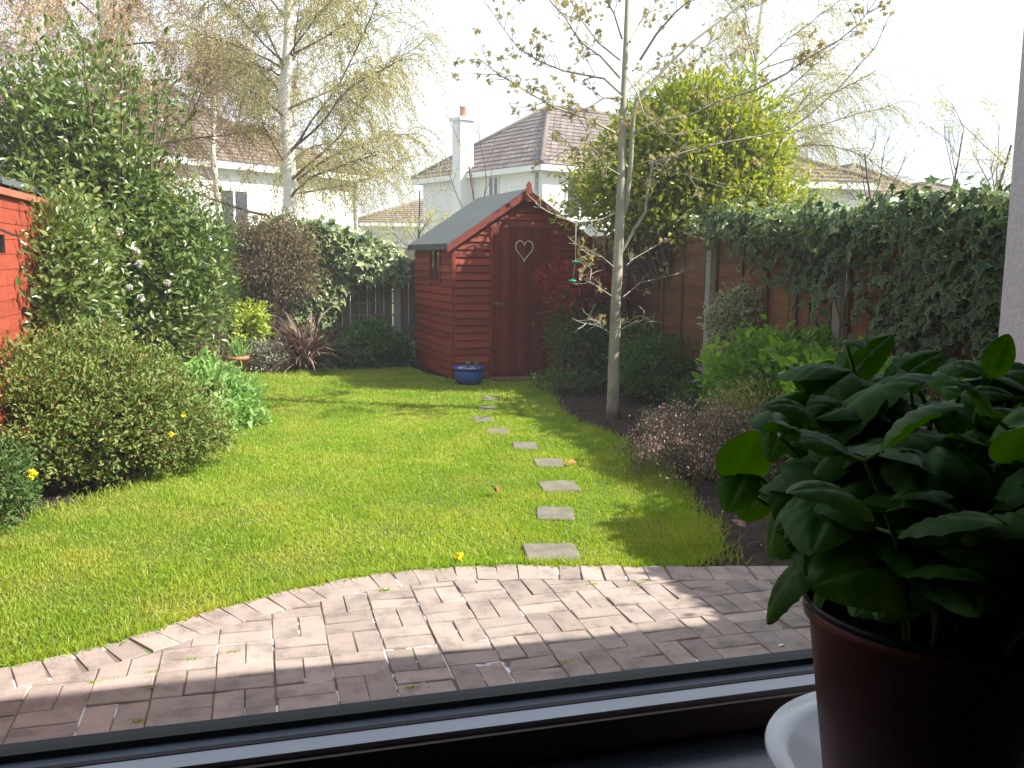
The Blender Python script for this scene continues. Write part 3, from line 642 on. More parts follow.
# blue pot
def pot(name,label,prof,c,mat,parts=True):
    t=thing(name,label,'plant pot',c); m=MB(); m.lathe(prof,c,40); m.build('pot_body',mat,t); return t
c=onz(469,386); c=np.array([c[0],10.62,0.0]); c[0]=onY(469,375,10.62)[0]
bp=pot('blue_pot','glazed cobalt blue pot with small ornaments in front of the shed',[(0,.004),(.13,.004),(.155,.03),(.18,.10),(.175,.15),(.165,.165),(.175,.175),(.195,.185),(.198,.2),(.19,.205),(.178,.2),(.165,.17),(0,.168)],c,M['blueglaze'])
m=MB(); m.lathe([(.166,.172),(.1,.18),(0,.182)],c,24); m.build('soil',M['potsoil'],bp)
m=MB(); rng=rs(43)
for i in range(26):
    a=rng.rand()*6.3; r_=rng.uniform(.01,.13); q=c+[r_*math.cos(a),r_*math.sin(a),.185]; m.lathe([(0,-.008),(.012,-.004),(.014,.004),(0,.012)],q,8)
m.build('pebble',M['pink'],bp)
for dx,hh in ((-.01,.09),(.085,.085)):
    m=MB(); m.lathe([(0,0),(.03,.0),(.026,.03),(.018,.045),(.034,.055),(.036,.075),(.026,.085),(.028,hh),(0,hh+.01)],c+[dx,-.01,.18],16); m.build('stone_mushroom',M['slab'],label='small grey stone ornament standing at the %s of the blue pot'%('middle' if dx<0 else 'right side'),cat='ornament',group='stone ornaments in the blue pot')
# terracotta pot by the silver plant
c2=onY(236,360,12.25); c2[2]=-.02
tp_=pot('clay_pot','terracotta pot half hidden by golden leaves at the back left',[(0,.0),(.12,.0),(.15,.19),(.165,.19),(.17,.24),(.155,.24),(.14,.2),(0,.2)],c2,M['clay'])
m=MB(); rng=rs(44); n=130; P=c2+np.c_[rng.normal(size=(n,2))*.06,np.full(n,.2)]; D=unit(np.c_[rng.normal(size=(n,2))*.35,np.ones(n)])
m.leaves(P,D,rdir(rng,n),rng.uniform(.15,.36,n),.018,T_STRAP,0,rng.rand(n)); m.build('foliage',G['mound'],tp_)

# ================================================================ BUILDINGS beyond the garden
def uv2(o,d1,d2,a,b,z): return [o[0]+d1[0]*a+d2[0]*b,o[1]+d1[1]*a+d2[1]*b,z]
def obox(mb,o,d1,d2,a0,a1,b0,b1,z0,z1,mi=0,tint=.5):
    V=[uv2(o,d1,d2,a,b,z) for z in (z0,z1) for a,b in ((a0,b0),(a1,b0),(a1,b1),(a0,b1))]
    mb.add(V,[(0,3,2,1),(4,5,6,7),(0,1,5,4),(1,2,6,5),(2,3,7,6),(3,0,4,7)],mi,tint)
def courses(mb,A,B,C_,D_,step=.32,th=.035):
    """tile courses on a roof slope: A,B eave ends, C_,D_ ridge ends (above B, above A)"""
    A,B,C_,D_=[np.array(v,float) for v in (A,B,C_,D_)]; up=(D_+C_-A-B)/2; n=max(2,int(np.linalg.norm(up)/step)); nrm=unit(np.cross(B-A,D_-A+C_-B)); nrm=nrm if nrm[2]>0 else -nrm
    for i in range(n):
        f0,f1=i/n,(i+1)/n
        a,b=A+(D_-A)*f0,B+(C_-B)*f0; c,d=B+(C_-B)*f1,A+(D_-A)*f1
        m=max(1,int(np.linalg.norm(b-a)/.33)); r=np.random.RandomState(i*7+3)
        for j in range(m):
            u0,u1=j/m,(j+1)/m; lo0,lo1=a+(b-a)*u0,a+(b-a)*u1; hi0,hi1=d+(c-d)*u0,d+(c-d)*u1; g_=(lo1-lo0)*.04
            mb.add([lo0+nrm*th+g_,lo1+nrm*th-g_,hi1+nrm*.004-g_,hi0+nrm*.004+g_,lo0+g_,lo1-g_],[(0,1,2,3),(4,5,1,0)],0,r.rand())
def hiphouse(name,label,o,d1,d2,L,Wd_,eh,rh,wallm,tilem,wins=(),chim=None,over=.35,hip=None,group=None,flue=None,pipe=None):
    """o near corner; d1 runs L, d2 runs Wd_; ridge along the longer side"""
    t=thing(name,label,'house',(o[0],o[1],0),group); m=MB(); obox(m,o,d1,d2,0,L,0,Wd_,-.1,eh); m.build('wall',wallm,t)
    e=over; c=[uv2(o,d1,d2,a,b,eh) for a,b in ((-e,-e),(L+e,-e),(L+e,Wd_+e),(-e,Wd_+e))]
    if hip is None: hip=min(L,Wd_)/2
    if Wd_>=L: r1=uv2(o,d1,d2,L/2,hip,rh); r2=uv2(o,d1,d2,L/2,Wd_-hip,rh); sl=[(c[0],c[1],r1,r1),(c[1],c[2],r2,r1),(c[2],c[3],r2,r2),(c[3],c[0],r1,r2)]
    else: r1=uv2(o,d1,d2,hip,Wd_/2,rh); r2=uv2(o,d1,d2,L-hip,Wd_/2,rh); sl=[(c[0],c[1],r2,r1),(c[1],c[2],r2,r2),(c[2],c[3],r1,r2),(c[3],c[0],r1,r1)]
    m=MB()
    for s in sl: courses(m,*s)
    m.add([*c],[(0,1,2,3)]); 
    for a,b in ((c[0],r1),(c[1],r1 if Wd_>=L else r2),(c[2],r2),(c[3],r2 if Wd_>=L else r1),(r1,r2)):
        m.tube([np.array(a)+[0,0,.05],np.array(b)+[0,0,.05]],.09,6,0,.4)
    m.build('roof',tilem,t)
    m=MB()
    for a,b in ((c[0],c[1]),(c[1],c[2]),(c[2],c[3]),(c[3],c[0])):
        a,b=np.array(a),np.array(b); q=unit(b-a); n_=np.array([q[1],-q[0],0]); V=[a+n_*.01+[0,0,-.2],b+n_*.01+[0,0,-.2],b+n_*.01+[0,0,.03],a+n_*.01+[0,0,.03],a+n_*.12+[0,0,-.02],b+n_*.12+[0,0,-.02],b+n_*.12+[0,0,.05],a+n_*.12+[0,0,.05]]
        m.add(V,[(0,1,2,3),(4,5,6,7),(0,1,5,4),(3,2,6,7)])
    m.add([np.array(v)+[0,0,-.2] for v in c],[(3,2,1,0)]); m.build('gutter',M['whitepaint'],t)
    for face,a0,a1,z0,z1 in wins:
        f=MB(); g_=MB(); 
        if face=='d1':   # on the face b=0, running along d1
            for q in ((a0,a0+.07,z0,z1),(a1-.07,a1,z0,z1),(a0+.07,a1-.07,z0,z0+.07),(a0+.07,a1-.07,z1-.07,z1),((a0+a1)/2-.035,(a0+a1)/2+.035,z0+.07,z1-.07)): obox(f,o,d1,d2,q[0],q[1],-.05,-.003,q[2],q[3])
            obox(f,o,d1,d2,a0-.08,a1+.08,-.14,-.003,z0-.09,z0-.003); obox(g_,o,d1,d2,a0+.07,a1-.07,-.02,-.004,z0+.07,z1-.07)
        else:
            for q in ((a0,a0+.07,z0,z1),(a1-.07,a1,z0,z1),(a0+.07,a1-.07,z0,z0+.07),(a0+.07,a1-.07,z1-.07,z1),((a0+a1)/2-.035,(a0+a1)/2+.035,z0+.07,z1-.07)): obox(f,o,d1,d2,-.05,-.003,q[0],q[1],q[2],q[3])
            obox(f,o,d1,d2,-.14,-.003,a0-.08,a1+.08,z0-.09,z0-.003); obox(g_,o,d1,d2,-.02,-.004,a0+.07,a1-.07,z0+.07,z1-.07)
        fo=f.build('window',M['whitepaint'],t); g_.build('pane',M['glassdark'],fo)
    if chim:
        a0,a1,b0,b1,z0,z1=chim; m=MB(); obox(m,o,d1,d2,a0,a1,b0,b1,z0,z1); obox(m,o,d1,d2,a0-.08,a1+.08,b0-.08,b1+.08,z1+.002,z1+.12); co_=m.build('chimney',M['render'],t)
        m=MB(); q=uv2(o,d1,d2,(a0+a1)/2,(b0+b1)/2,z1+.123); m.lathe([(.13,0),(.11,.34),(.13,.36),(.13,.42),(.08,.42),(0,.38)],q,14); m.build('chimney_pot',M['clay'],co_)
    if pipe:
        m=MB(); m.tube([uv2(o,d1,d2,*pipe,0),uv2(o,d1,d2,*pipe,eh-.2)],.05,8); m.build('downpipe',M['concrete'],t)
    return t
a=R(20); d1=np.array([-math.sin(a),math.cos(a)]); d2=np.array([math.cos(a),math.sin(a)])
o=onY(543,165,31)
# far left corner of the left face: solve length so that it reaches px 457
hiphouse('white_house','white rendered house with brown hipped tile roof and a tall chimney, above the shed',o,d1,d2,8.2,11,o[2],o[2]+2.75,M['render'],M['tile'],
    wins=(('d1',2.6,3.3,3.2,4.5),('d2',1.0,2.3,2.9,4.3),('d2',4.2,5.8,2.9,4.3),('d1',5.6,6.3,.8,2.2)),chim=(4.35,4.95,-.6,-.02,-.05,o[2]+1.95),hip=3.4,pipe=(.3,-.07))
o=onY(357,176,33); a=R(52.8); dd=np.array([math.sin(a),math.cos(a)]); d1=-dd; d2=np.array([-dd[1],dd[0]])
hiphouse('white_house','long white house with shallow brown roof behind the left birch',o,d1,d2,13,7.5,o[2],o[2]+2.0,M['render'],M['tile2'],
    wins=(('d1',4.6,5.7,2.3,3.5),('d1',9,10.6,2.3,3.5),('d1',1.6,2.3,.6,2.0)),pipe=(.12,-.07),hip=3.7)
o=onY(361,222,48); 
hiphouse('bungalow','small distant house with brown hipped roof in the gap left of the shed',o,np.array([.2,.98]),np.array([.98,-.2]),7,7.5,o[2],o[2]+1.45,M['render'],M['tile2'],wins=(('d2',1.2,2.2,.7,1.8),))
# brown roofs beyond the right fence
for (px,py,pyr,Yd,Lx,lb) in ((858,184,150,24,4.6,'brown tile roof of the house just right of the yellow-green shrub, beyond the fence'),(916,198,168,30,3.4,'lower brown hipped roof in the middle of the gap above the ivy'),(985,200,185,34,3.4,'distant brown roof nearest the white wall, above the ivy')):
    o=onY(px,py,Yd); top=onY(px-50,pyr,Yd+2)[2]
    hiphouse('neighbour_house',lb,o,np.array([-.75,.66]),np.array([-.66,-.75])*-1,7,Lx,o[2],max(top,o[2]+1.6),M['render'],M['tile2'],group='brown roofed houses beyond the right fence') if False else \
    hiphouse('neighbour_house',lb,(o[0]-Lx,o[1]),np.array([.05,.9987]),np.array([.9987,-.05]),7,Lx,o[2],top,M['render'],M['tile2'],wins=(('d2',1.5,2.6,o[2]-1.8,o[2]-.6),),group='brown roofed houses beyond the right fence')
# slate roof and shed roof at the left edge
o=onY(34,163,13.5)
hiphouse('slate_house','dark slate roofed building just above the red fence at the left edge',(o[0]-5,o[1]),np.array([0,1.]),np.array([1.,0]),6,5,o[2]-.25,o[2]+1.1,M['render'],M['slate'],over=.3)
ns=thing('lean_to_shed','low grey felt shed roof peeping over the red fence','shed',(-2.3,8.6,0))
m=MB(); m.bx(-3.6,-1.75,7.4,10,0,1.95); m.build('wall',M['greyfence'],ns); m=MB(); m.add([[-3.7,7.3,2.22],[-1.68,7.3,1.98],[-1.68,10.1,1.98],[-3.7,10.1,2.22],[-3.7,7.3,2.27],[-1.68,7.3,2.03],[-1.68,10.1,2.03],[-3.7,10.1,2.27]],[(0,3,2,1),(4,5,6,7),(0,1,5,4),(1,2,6,5),(2,3,7,6),(3,0,4,7)]); m.build('roof',M['felt'],ns)

# ================================================================ SHRUBS, left side
def P_(px,py,Y): return onY(px,py,Y)
t,cc,rg=shrub('bud_covered_shrub','rounded dense shrub dotted with red-brown buds, at the front left on the lawn edge','shrub',(-1.0,6.75,0),(-1.04,6.75,.43),(.53,.68,.53),G['bud'],430,42,.042,.020,51,up=.5,shell=.86,sp=.085,lump=.12,sfrac=.35)
f_=MB(); ca=crown(f_,(-1.34,6.45,.50),(.30,.6,.48),170,38,.042,.020,rg,up=.5,shell=.86,sp=.12,lump=.15); cb=crown(f_,(-.62,6.75,.30),(.36,.45,.36),130,38,.042,.020,rg,up=.5,shell=.86,sp=.12,lump=.15); f_.build('side_foliage',G['bud'],t); cc=np.r_[cc,ca,cb]
m=MB(); n=3000; k=rg.randint(0,len(cc),n); C0=np.array([-1.04,6.75,.40]); P=cc[k]+rg.normal(size=(n,3))*.05; P=P+unit(P-C0)*.06; P=P[P[:,2]>.05]; n=len(P)
m.leaves(P,unit(rg.normal(size=(n,3))*.5+[0,0,.8]),rdir(rg,n),rg.uniform(.012,.026,n),.011,T_LEAF,0,rg.rand(n)); m.build('bud',G['budtip'],t)
def blossom(mb,p,r,rng,n=26,tpl=T_LEAF):
    D=rdir(rng,n); mb.leaves(np.array(p)+D*r*.35,unit(D+rdir(rng,n)*.5),D,r*rng.uniform(.6,1.1,n),r*.8,tpl,0,rng.rand(n))
for q,Yd in (((213,323),0),((186,421),0),((176,417),0)):
    pass
for q,Yd in (((183,415),6.3),((171,434),6.22)): m=MB(); blossom(m,onY(*q,Yd),.016,rg); m.build('flower',M['yellow'],t)
t,cc,rg=shrub('low_shrub','small loose green shrub with one yellow flower at the bottom left corner','shrub',(-1.38,5.6,0),(-1.40,5.6,.20),(.16,.35,.25),G['mid'],90,34,.038,.018,52,up=.4,sp=.14,r0=.005)
m=MB(); blossom(m,onY(32,474,5.35),.024,rg,34); m.build('flower',M['yellow'],t)
n=60; k=rg.randint(0,len(cc),n); P=cc[k]+rg.normal(size=(n,3))*.05
for p in P[P[:,2]>.06][:22]: m=MB(); blossom(m,p,.008,rg,7); m.build('small_flower',M['pink'],t)
shrub('leafy_mound','low mound of pale fresh green leaves behind the budded shrub','plant',(-.55,8.5,0),(-.58,8.5,.12),(.58,.75,.38),G['mound'],230,40,.075,.042,53,up=.55,shell=.9,sp=.07,hang=0,lump=.2,sfrac=.2)
# camellia
t,cc,rg=shrub('camellia_bush','tall glossy dark green bush with round white flowers, leaning over the red fence','bush',(-1.15,9.0,0),(-1.40,9.15,1.72),(.78,.85,1.16),G['camellia'],400,38,.085,.042,54,up=.2,shell=.8,sp=.13,lump=.35,fillfrac=.3,sfrac=.35,r0=.03)
f2=MB(); c3=crown(f2,(-1.9,9.3,2.3),(.55,.6,.75),90,30,.08,.04,rg,sp=.22,lump=.4); crown(f2,(-.85,9.0,1.0),(.45,.5,.8),110,34,.08,.04,rg,sp=.2,lump=.3); crown(f2,(-.62,9.2,1.5),(.36,.4,.45),60,28,.08,.04,rg,sp=.25,lump=.4)
crown(f2,(-1.37,7.75,1.2),(.12,.72,.74),260,24,.07,.036,rg,sp=.3,lump=.5); c4=crown(f2,(-1.35,9.2,2.95),(.75,.6,.38),60,22,.075,.036,rg,sp=.25,lump=.5,up=.8); f2.build('side_foliage',G['camellia'],t)
s=MB(); stems(s,(-1.15,9.0,0),np.r_[c3,c4],rg,.03,frac=.4); s.build('limb',M['bark_dark'],t)
for q in ((136,251),(139,264),(129,288),(141,298),(167,283),(119,314),(88,340),(76,254),(27,280),(120,232)):
    m=MB(); blossom(m,onY(*q,7.85 if q[0]<150 else 8.2),.026,rg,110,T_LEAF); m.build('flower',M['pink'],t)
shrub('fine_leaved_shrub','feathery mid green evergreen shrub left of the brown twiggy one','shrub',(-.55,11.8,0),(-.72,11.8,1.15),(.52,.5,.95),G['fine'],260,60,.05,.014,55,up=.1,sp=.12,lump=.3,hang=.2,sfrac=.3)
shrub('twiggy_shrub','brown half bare twiggy shrub hanging over the back fence','shrub',(.1,12.9,0),(.28,12.85,1.42),(.62,.4,.62),G['brown'],230,34,.05,.02,56,up=-.1,sp=.17,lump=.35,hang=.3,sfrac=1,r0=.011,zmin=.5)
# strap leaved plant
rng=rs(57); t=thing('strap_leaved_plant','purple-brown clump of arching strap leaves against the back fence','plant',(.62,12.45,0)); m=MB(); n=230
az=rng.rand(n)*2*PI; el=rng.uniform(.35,1.45,n); D=np.c_[np.cos(az)*np.cos(el),np.sin(az)*np.cos(el),np.sin(el)]; m.leaves(np.array([.62,12.45,-.01])+rng.normal(size=(n,3))*[.05,.05,0],D,np.array([0,0,1.])+rng.normal(size=(n,3))*.2,rng.uniform(.45,.95,n),rng.uniform(.022,.04,n),_t([[0,-.5,0],[0,.5,0],[.3,-.5,.03],[.3,.5,.03],[.6,-.45,-.04],[.6,.45,-.04],[.85,-.3,-.22],[.85,.3,-.22],[.98,0,-.45]],[(0,1,3,2),(2,3,5,4),(4,5,7,6),(6,7,8)]),0,rng.rand(n)**1.2); m.build('foliage',G['phormium'],t)
shrub('silver_plant','small silvery grey plant at the back edge of the lawn','plant',(.18,12.4,0),(.16,12.42,.15),(.32,.2,.22),G['silver'],90,40,.045,.018,58,up=.3,sp=.16)
shrub('golden_shrub','golden yellow leaved shrub behind the terracotta pot','shrub',(-.12,12.65,0),(-.16,12.65,.55),(.32,.25,.38),G['gold'],60,32,.085,.045,59,up=.3,sp=.2,lump=.35)
shrub('round_green_shrub','low dark green rounded shrub between the trellis and the shed','shrub',(1.55,12.6,0),(1.55,12.62,.20),(.50,.35,.36),G['dark'],190,44,.065,.032,60,up=.2,shell=.88,sp=.10)
shrub('wispy_shrub','thin brownish green shrub under the camellia by the red fence','shrub',(-.75,10.6,0),(-.8,10.6,.42),(.42,.4,.40),G['brown'],90,26,.05,.022,61,up=.2,sp=.2)
# ================================================================ IVY
def ivy(name,label,mat,pts_fn,n,L,seed,nrm,base_,parts=None,stemn=30):
    rng=rs(seed); t=thing(name,label,'ivy',base_); P,keep=pts_fn(rng,n); P=P[keep]; n=len(P)
    nrm=np.array(nrm,float); N=unit(nrm+rng.normal(size=(n,3))*.42+np.array([0,0,.35])); D=unit(np.array([0,0,-1.])+rng.normal(size=(n,3))*.6); D=unit(D-np.sum(D*N,1,keepdims=True)*N*.8)
    m=MB(); s=np.clip(rng.normal(.85,.32,n),.35,1.7)*L; m.leaves(P,D,N,s,s*rng.uniform(.8,1.05,n),T_IVY,0,rng.rand(n)); m.build('foliage',mat,t); return t,rng,P
def lowf(y,z,s=0): return .5+.28*np.sin(y*2.3+s)*np.sin(z*3.1+1.1*s)+.22*np.sin(y*5.1+2*np.sin(z*4+s))
def right_ivy(rng,n):
    Y=rng.uniform(1.5,8.3,n); z=rng.uniform(.1,2.2,n); top=1.90+.04*np.sin(Y*5)+.03*np.sin(Y*1.7)+np.clip((4.3-Y)*.5,0,.36)
    low=np.interp(Y,[1.5,4.6,5.4,6.0,6.5,7.0,7.6,8.3],[.1,.5,.72,1.0,1.12,1.3,1.5,1.75]); dens=np.clip(.10+1.3*lowf(Y,z,.7)*np.clip((z-low)/.35,0,1.2),0,1)
    x=4.44-.25*np.clip((4.3-Y),0,.9)-.16*lowf(Y,z,2)-.10*rng.rand(n)-.14*np.clip((z-1.5)/.5,0,1); 
    return np.c_[x,Y,z],(z<top+.05*rng.normal(size=n))&(z>low-.08*rng.rand(n))&(rng.rand(n)<dens)
t,rg,P=ivy('variegated_ivy','dark ivy with cream leaf edges covering the right fence beside the white wall',G['ivyr'],right_ivy,15500,.082,71,(-1,-.1,.2),(4.4,5,0))
def right_top(rng,n):
    Y=rng.uniform(1.5,8.6,n); top=1.90+.04*np.sin(Y*5)+.03*np.sin(Y*1.7)+np.clip((4.3-Y)*.5,0,.36); return np.c_[4.5-.25*np.clip((4.3-Y),0,.9)+rng.uniform(-.32,.35,n),Y,top-.10+rng.normal(size=n)*.08],np.ones(n,bool)
Pt,k=right_top(rg,3600); n=len(Pt); m=MB(); s=rg.uniform(.6,1.2,n)*.085; m.leaves(Pt,unit(rg.normal(size=(n,3))+[-.5,0,-.2]),unit(rg.normal(size=(n,3))*.5+[-.3,0,.9]),s,s,T_IVY,0,rg.rand(n)); n=17000; Pt=np.c_[rg.uniform(4.08,4.55,n),rg.uniform(1.3,3.7,n),rg.uniform(1.55,2.36,n)]; m.leaves(Pt,unit(rg.normal(size=(n,3))+[-.5,0,-.2]),unit(rg.normal(size=(n,3))*.6+[-.4,0,.8]),.085,.085,T_IVY,0,rg.rand(n)); m.build('top_growth',G['ivybig'],t)  # second leaf block: unseen ivy by the house, packed dense to shade the patio
m=MB()
for i in range(26):
    y0=rg.uniform(1.8,7.5); q=[np.array([4.46,y0,0.])]
    for j in range(9): q.append(q[-1]+[rg.normal()*.01,rg.normal()*.07,.2])
    m.tube(q,np.linspace(.012,.004,10),4,0,.5,False)
m.build('stem',M['bark_dark'],t)
def back_ivy(rng,n):
    X=rng.uniform(-.4,2.12,n); z=rng.uniform(.2,2.1,n); top=np.interp(X,[-.4,.4,.8,1.3,1.8,2.1],[1.9,1.95,1.98,1.86,1.72,1.55]); low=np.interp(X,[-.4,.3,.7,1.05,1.2,1.4,2.1],[.55,.35,.3,.45,.95,1.2,1.2])
    y=13.3-.16*lowf(X,z,1)-.12*rng.rand(n); dens=np.clip(.3+1.5*lowf(X*1.4,z*1.3,2.2),0,1); return np.c_[X,y,z],(z<top+.06*rng.normal(size=n))&(z>low+.06*rng.normal(size=n))&(rng.rand(n)<dens)
t,rg,P=ivy('pale_ivy','bright sunlit ivy draped over the back fence left of the shed',G['ivyl'],back_ivy,7600,.115,72,(.3,-1,.2),(.9,13.2,0))
m=MB()
for i in range(16):
    q=[np.array([rg.uniform(.1,1.2),13.33,0.])]
    for j in range(8): q.append(q[-1]+[rg.normal()*.07,rg.normal()*.008-.005,.21])
    m.tube(q,np.linspace(.012,.004,9),4,0,.5,False)
m.build('stem',M['bark_dark'],t)
# ================================================================ SHRUBS, right bed
c=P_(585,300,10.35); t,cc,rg=shrub('red_leaved_shrub','shrub with dark red young leaves over green ones, in front of the shed','shrub',(c[0]-.05,10.35,0),(c[0]-.02,10.35,.62),(.46,.4,.55),G['dark'],130,26,.06,.022,81,up=.1,sp=.2,lump=.3,sfrac=.6)
m=MB(); c5=crown(m,(c[0]-.05,10.3,1.12),(.46,.36,.36),85,22,.085,.026,rg,T_LEAF,sp=.18,up=.2,lump=.35); m.build('young_leaves',G['pieris'],t)
c=P_(655,385,9.1); shrub('shady_shrub','loose green shrub in the shade right of the slender tree trunk','shrub',(c[0],9.1,0),(c[0],9.1,.33),(.42,.4,.36),G['dark'],120,26,.05,.024,82,up=.2,sp=.17,lump=.3)
c=P_(635,360,9.9); shrub('shady_shrub','dim green shrub with a few red tips behind the slender tree trunk','shrub',(c[0],9.9,0),(c[0],9.9,.36),(.35,.35,.40),G['mid'],70,22,.055,.022,83,up=.2,sp=.2,lump=.3)
c=P_(583,400,9.6); shrub('low_shrub','sparse low green shoots at the foot of the red-leaved shrub','shrub',(c[0],9.7,0),(c[0]-.1,9.7,.14),(.42,.25,.15),G['dark'],40,18,.045,.02,84,up=.4,sp=.2)
c=P_(700,410,8.0); shrub('low_shrub','small fresh green clump below the middle concrete fence post','shrub',(c[0],8.0,0),(c[0],8.0,.13),(.27,.25,.19),G['mid'],70,30,.042,.022,85,up=.5,sp=.17)
c=P_(690,440,7.0); shrub('low_shrub','tiny green plant behind the pink heather','shrub',(c[0]-.15,7.2,0),(c[0]-.15,7.2,.06),(.2,.2,.10),G['dark'],30,20,.04,.02,86,up=.5,sp=.2)
c=P_(733,325,7.7); shrub('variegated_shrub','upright shrub with cream edged leaves against the right fence','shrub',(c[0],7.7,0),(c[0],7.7,.80),(.20,.2,.48),G['vari'],70,20,.07,.04,87,up=.6,sp=.22,tpl=T_IVY,lump=.3,sfrac=.6)
c=P_(800,355,6.7); shrub('bright_green_shrub','bright green broad leaved shrub lit by the sun below the ivy','shrub',(c[0]-.05,6.7,0),(c[0]-.02,6.7,.50),(.66,.5,.36),G['hydrangea'],110,26,.095,.052,88,up=.5,shell=.9,sp=.12,lump=.3,sfrac=.7)
c=P_(733,378,7.25); shrub('bright_green_shrub','small sprig of yellow-green leaves at the left foot of the broad leaved shrub','shrub',(c[0],7.25,0),(c[0],7.25,.32),(.26,.2,.28),G['hydrangea'],34,20,.085,.045,89,up=.5,sp=.2,lump=.3,sfrac=.8)
c=P_(765,402,6.2); shrub('yellow_tipped_shrub','thin shrub with yellow-tipped upright twigs above the heather','shrub',(c[0],6.2,0),(c[0],6.2,.36),(.42,.35,.20),G['yellowtip'],110,16,.04,.012,90,up=.9,sp=.16,sfrac=.8,lump=.3,r0=.006)
c=P_(715,455,5.75); t,cc,rg=shrub('heather','spreading mound of dusty pink heather spilling over the lawn edge','heather',(3.0,5.75,0),(3.05,5.8,.15),(.55,.62,.30),G['heath'],300,38,.030,.006,91,up=.9,shell=.88,sp=.09,sfrac=.4,r0=.006,lump=.2)
m=MB(); n=4200; k=rg.randint(0,len(cc),n); P=cc[k]+rg.normal(size=(n,3))*.045+[0,0,.03]; P=P[P[:,2]>.10]; n=len(P); m.leaves(P,unit(rg.normal(size=(n,3))*.5+[0,0,.9]),rdir(rg,n),rg.uniform(.010,.024,n),.009,T_LEAF,0,rg.rand(n)); m.build('flower',G['heathf'],t)
shrub('bright_green_shrub','leafy green shrub hidden behind the basil, beside the white wall','shrub',(3.9,5.2,0),(3.85,5.2,.5),(.42,.5,.4),G['hydrangea'],70,22,.09,.05,92,up=.5,sp=.15,lump=.3,sfrac=.8)
# ================================================================ LAUREL beyond the right fence
c=P_(693,160,9.8); t,cc,rg=shrub('evergreen_tree','dense yellow-green evergreen rising behind the right fence','tree',(c[0]+.1,9.9,0),(c[0],9.9,2.42),(1.06,1.0,1.0),G['laurel'],680,34,.085,.042,101,up=.4,sp=.11,lump=.3,fillfrac=.25,sfrac=.3,r0=.05,shell=.85)
m=MB(); crown(m,(c[0]-.95,9.9,2.2),(.60,.6,.46),75,24,.08,.036,rg,sp=.2,lump=.35,zmin=1.7); crown(m,(c[0]+.8,10.0,2.05),(.72,.8,.55),150,30,.08,.036,rg,sp=.2,lump=.35); crown(m,(c[0]-.05,9.9,3.05),(.62,.6,.42),110,26,.08,.036,rg,sp=.22,lump=.4,up=.8); m.build('side_foliage',G['laurel'],t)
# ================================================================ GARDEN TREE (traced limbs, each in its own depth)
t=thing('young_tree','slender grey-green tree with young leaves, standing in the right bed','tree',(3.31,8.2,0)); rg=rs(111)
def trace(pts,y0,y1):
    n=len(pts); return np.array([onY(p[0],p[1],y0+(y1-y0)*(i/(n-1))**1.1) for i,p in enumerate(pts)])
b0=onY(613,412,8.2); b0[2]=-.03
tr=MB(); main=np.vstack([b0,trace([(613,405),(614,360),(616,300),(619,240),(621,190),(622,140),(624,90),(626,40),(628,-20),(629,-90),(632,-170)],8.2,8.25)])
tr.tube(main,[.074,.062,.054,.050,.046,.040,.034,.029,.024,.018,.012,.007],12); 
sec=trace([(621,225),(627,200),(631,160),(633,120),(636,103),(648,88),(668,65),(692,42),(725,17),(747,0),(775,-28)],8.22,8.0); tr.tube(sec,[.022,.024,.022,.020,.018,.016,.014,.012,.010,.008,.005],10)
tr.build('trunk',M['bark_tree'],t)
limbs=[([(615,133),(588,120),(555,107),(526,90),(500,73),(478,58)],.016,-.7),([(621,94),(604,79),(565,70),(539,62),(518,49),(500,25),(488,5)],.016,.6),([(620,78),(601,56),(578,39),(562,18),(549,0),(540,-18)],.015,-.4),
([(620,60),(600,42),(578,16),(572,0),(565,-25)],.013,.8),([(622,39),(614,13),(607,0),(598,-30)],.015,-.3),([(630,42),(640,23),(656,0),(668,-25)],.016,.5),([(640,60),(656,34),(674,16),(692,0),(712,-20)],.017,-.8),
([(630,135),(656,124),(693,111),(721,100),(755,90),(786,75),(812,57),(838,39),(859,23),(876,0)],.020,-1.3),([(623,250),(636,230),(643,211),(647,192),(653,163),(687,150),(721,142),(760,138),(786,130),(812,115),(836,91),(856,70),(876,44),(888,18)],.022,-.9),
([(625,75),(638,94),(648,112),(656,128),(664,136)],.008,-.5),([(615,268),(602,256),(590,254),(577,247),(569,238)],.008,-.5),([(613,297),(599,286),(585,280)],.007,-.4),([(615,213),(602,217),(590,223),(577,224),(560,217),(548,210),(535,203)],.010,-.6),
([(626,266),(635,258),(654,247)],.007,.3),([(623,297),(637,283),(679,274),(710,260)],.007,.4),([(588,254),(578,262),(590,268),(590,280)],.004,-.5),([(613,335),(600,325),(588,320),(577,330)],.008,-.4),([(614,338),(598,322),(587,318)],.006,-.5),
([(621,325),(640,318),(655,322)],.006,-.3),([(620,330),(634,322),(648,330)],.006,.3),([(618,99),(604,98),(590,106),(575,113)],.009,.4),([(612,152),(590,149),(565,150)],.009,.3),([(632,167),(650,160),(668,165),(690,178),(725,188)],.009,-.4),([(620,175),(605,165),(590,145),(582,122)],.008,-.6),([(618,100),(650,72),(690,60),(722,60),(756,48)],.012,.6),([(640,92),(680,70),(720,35),(750,5),(765,-20)],.013,1.0)]
br=MB(); lf=MB(); LP=[];LD=[]
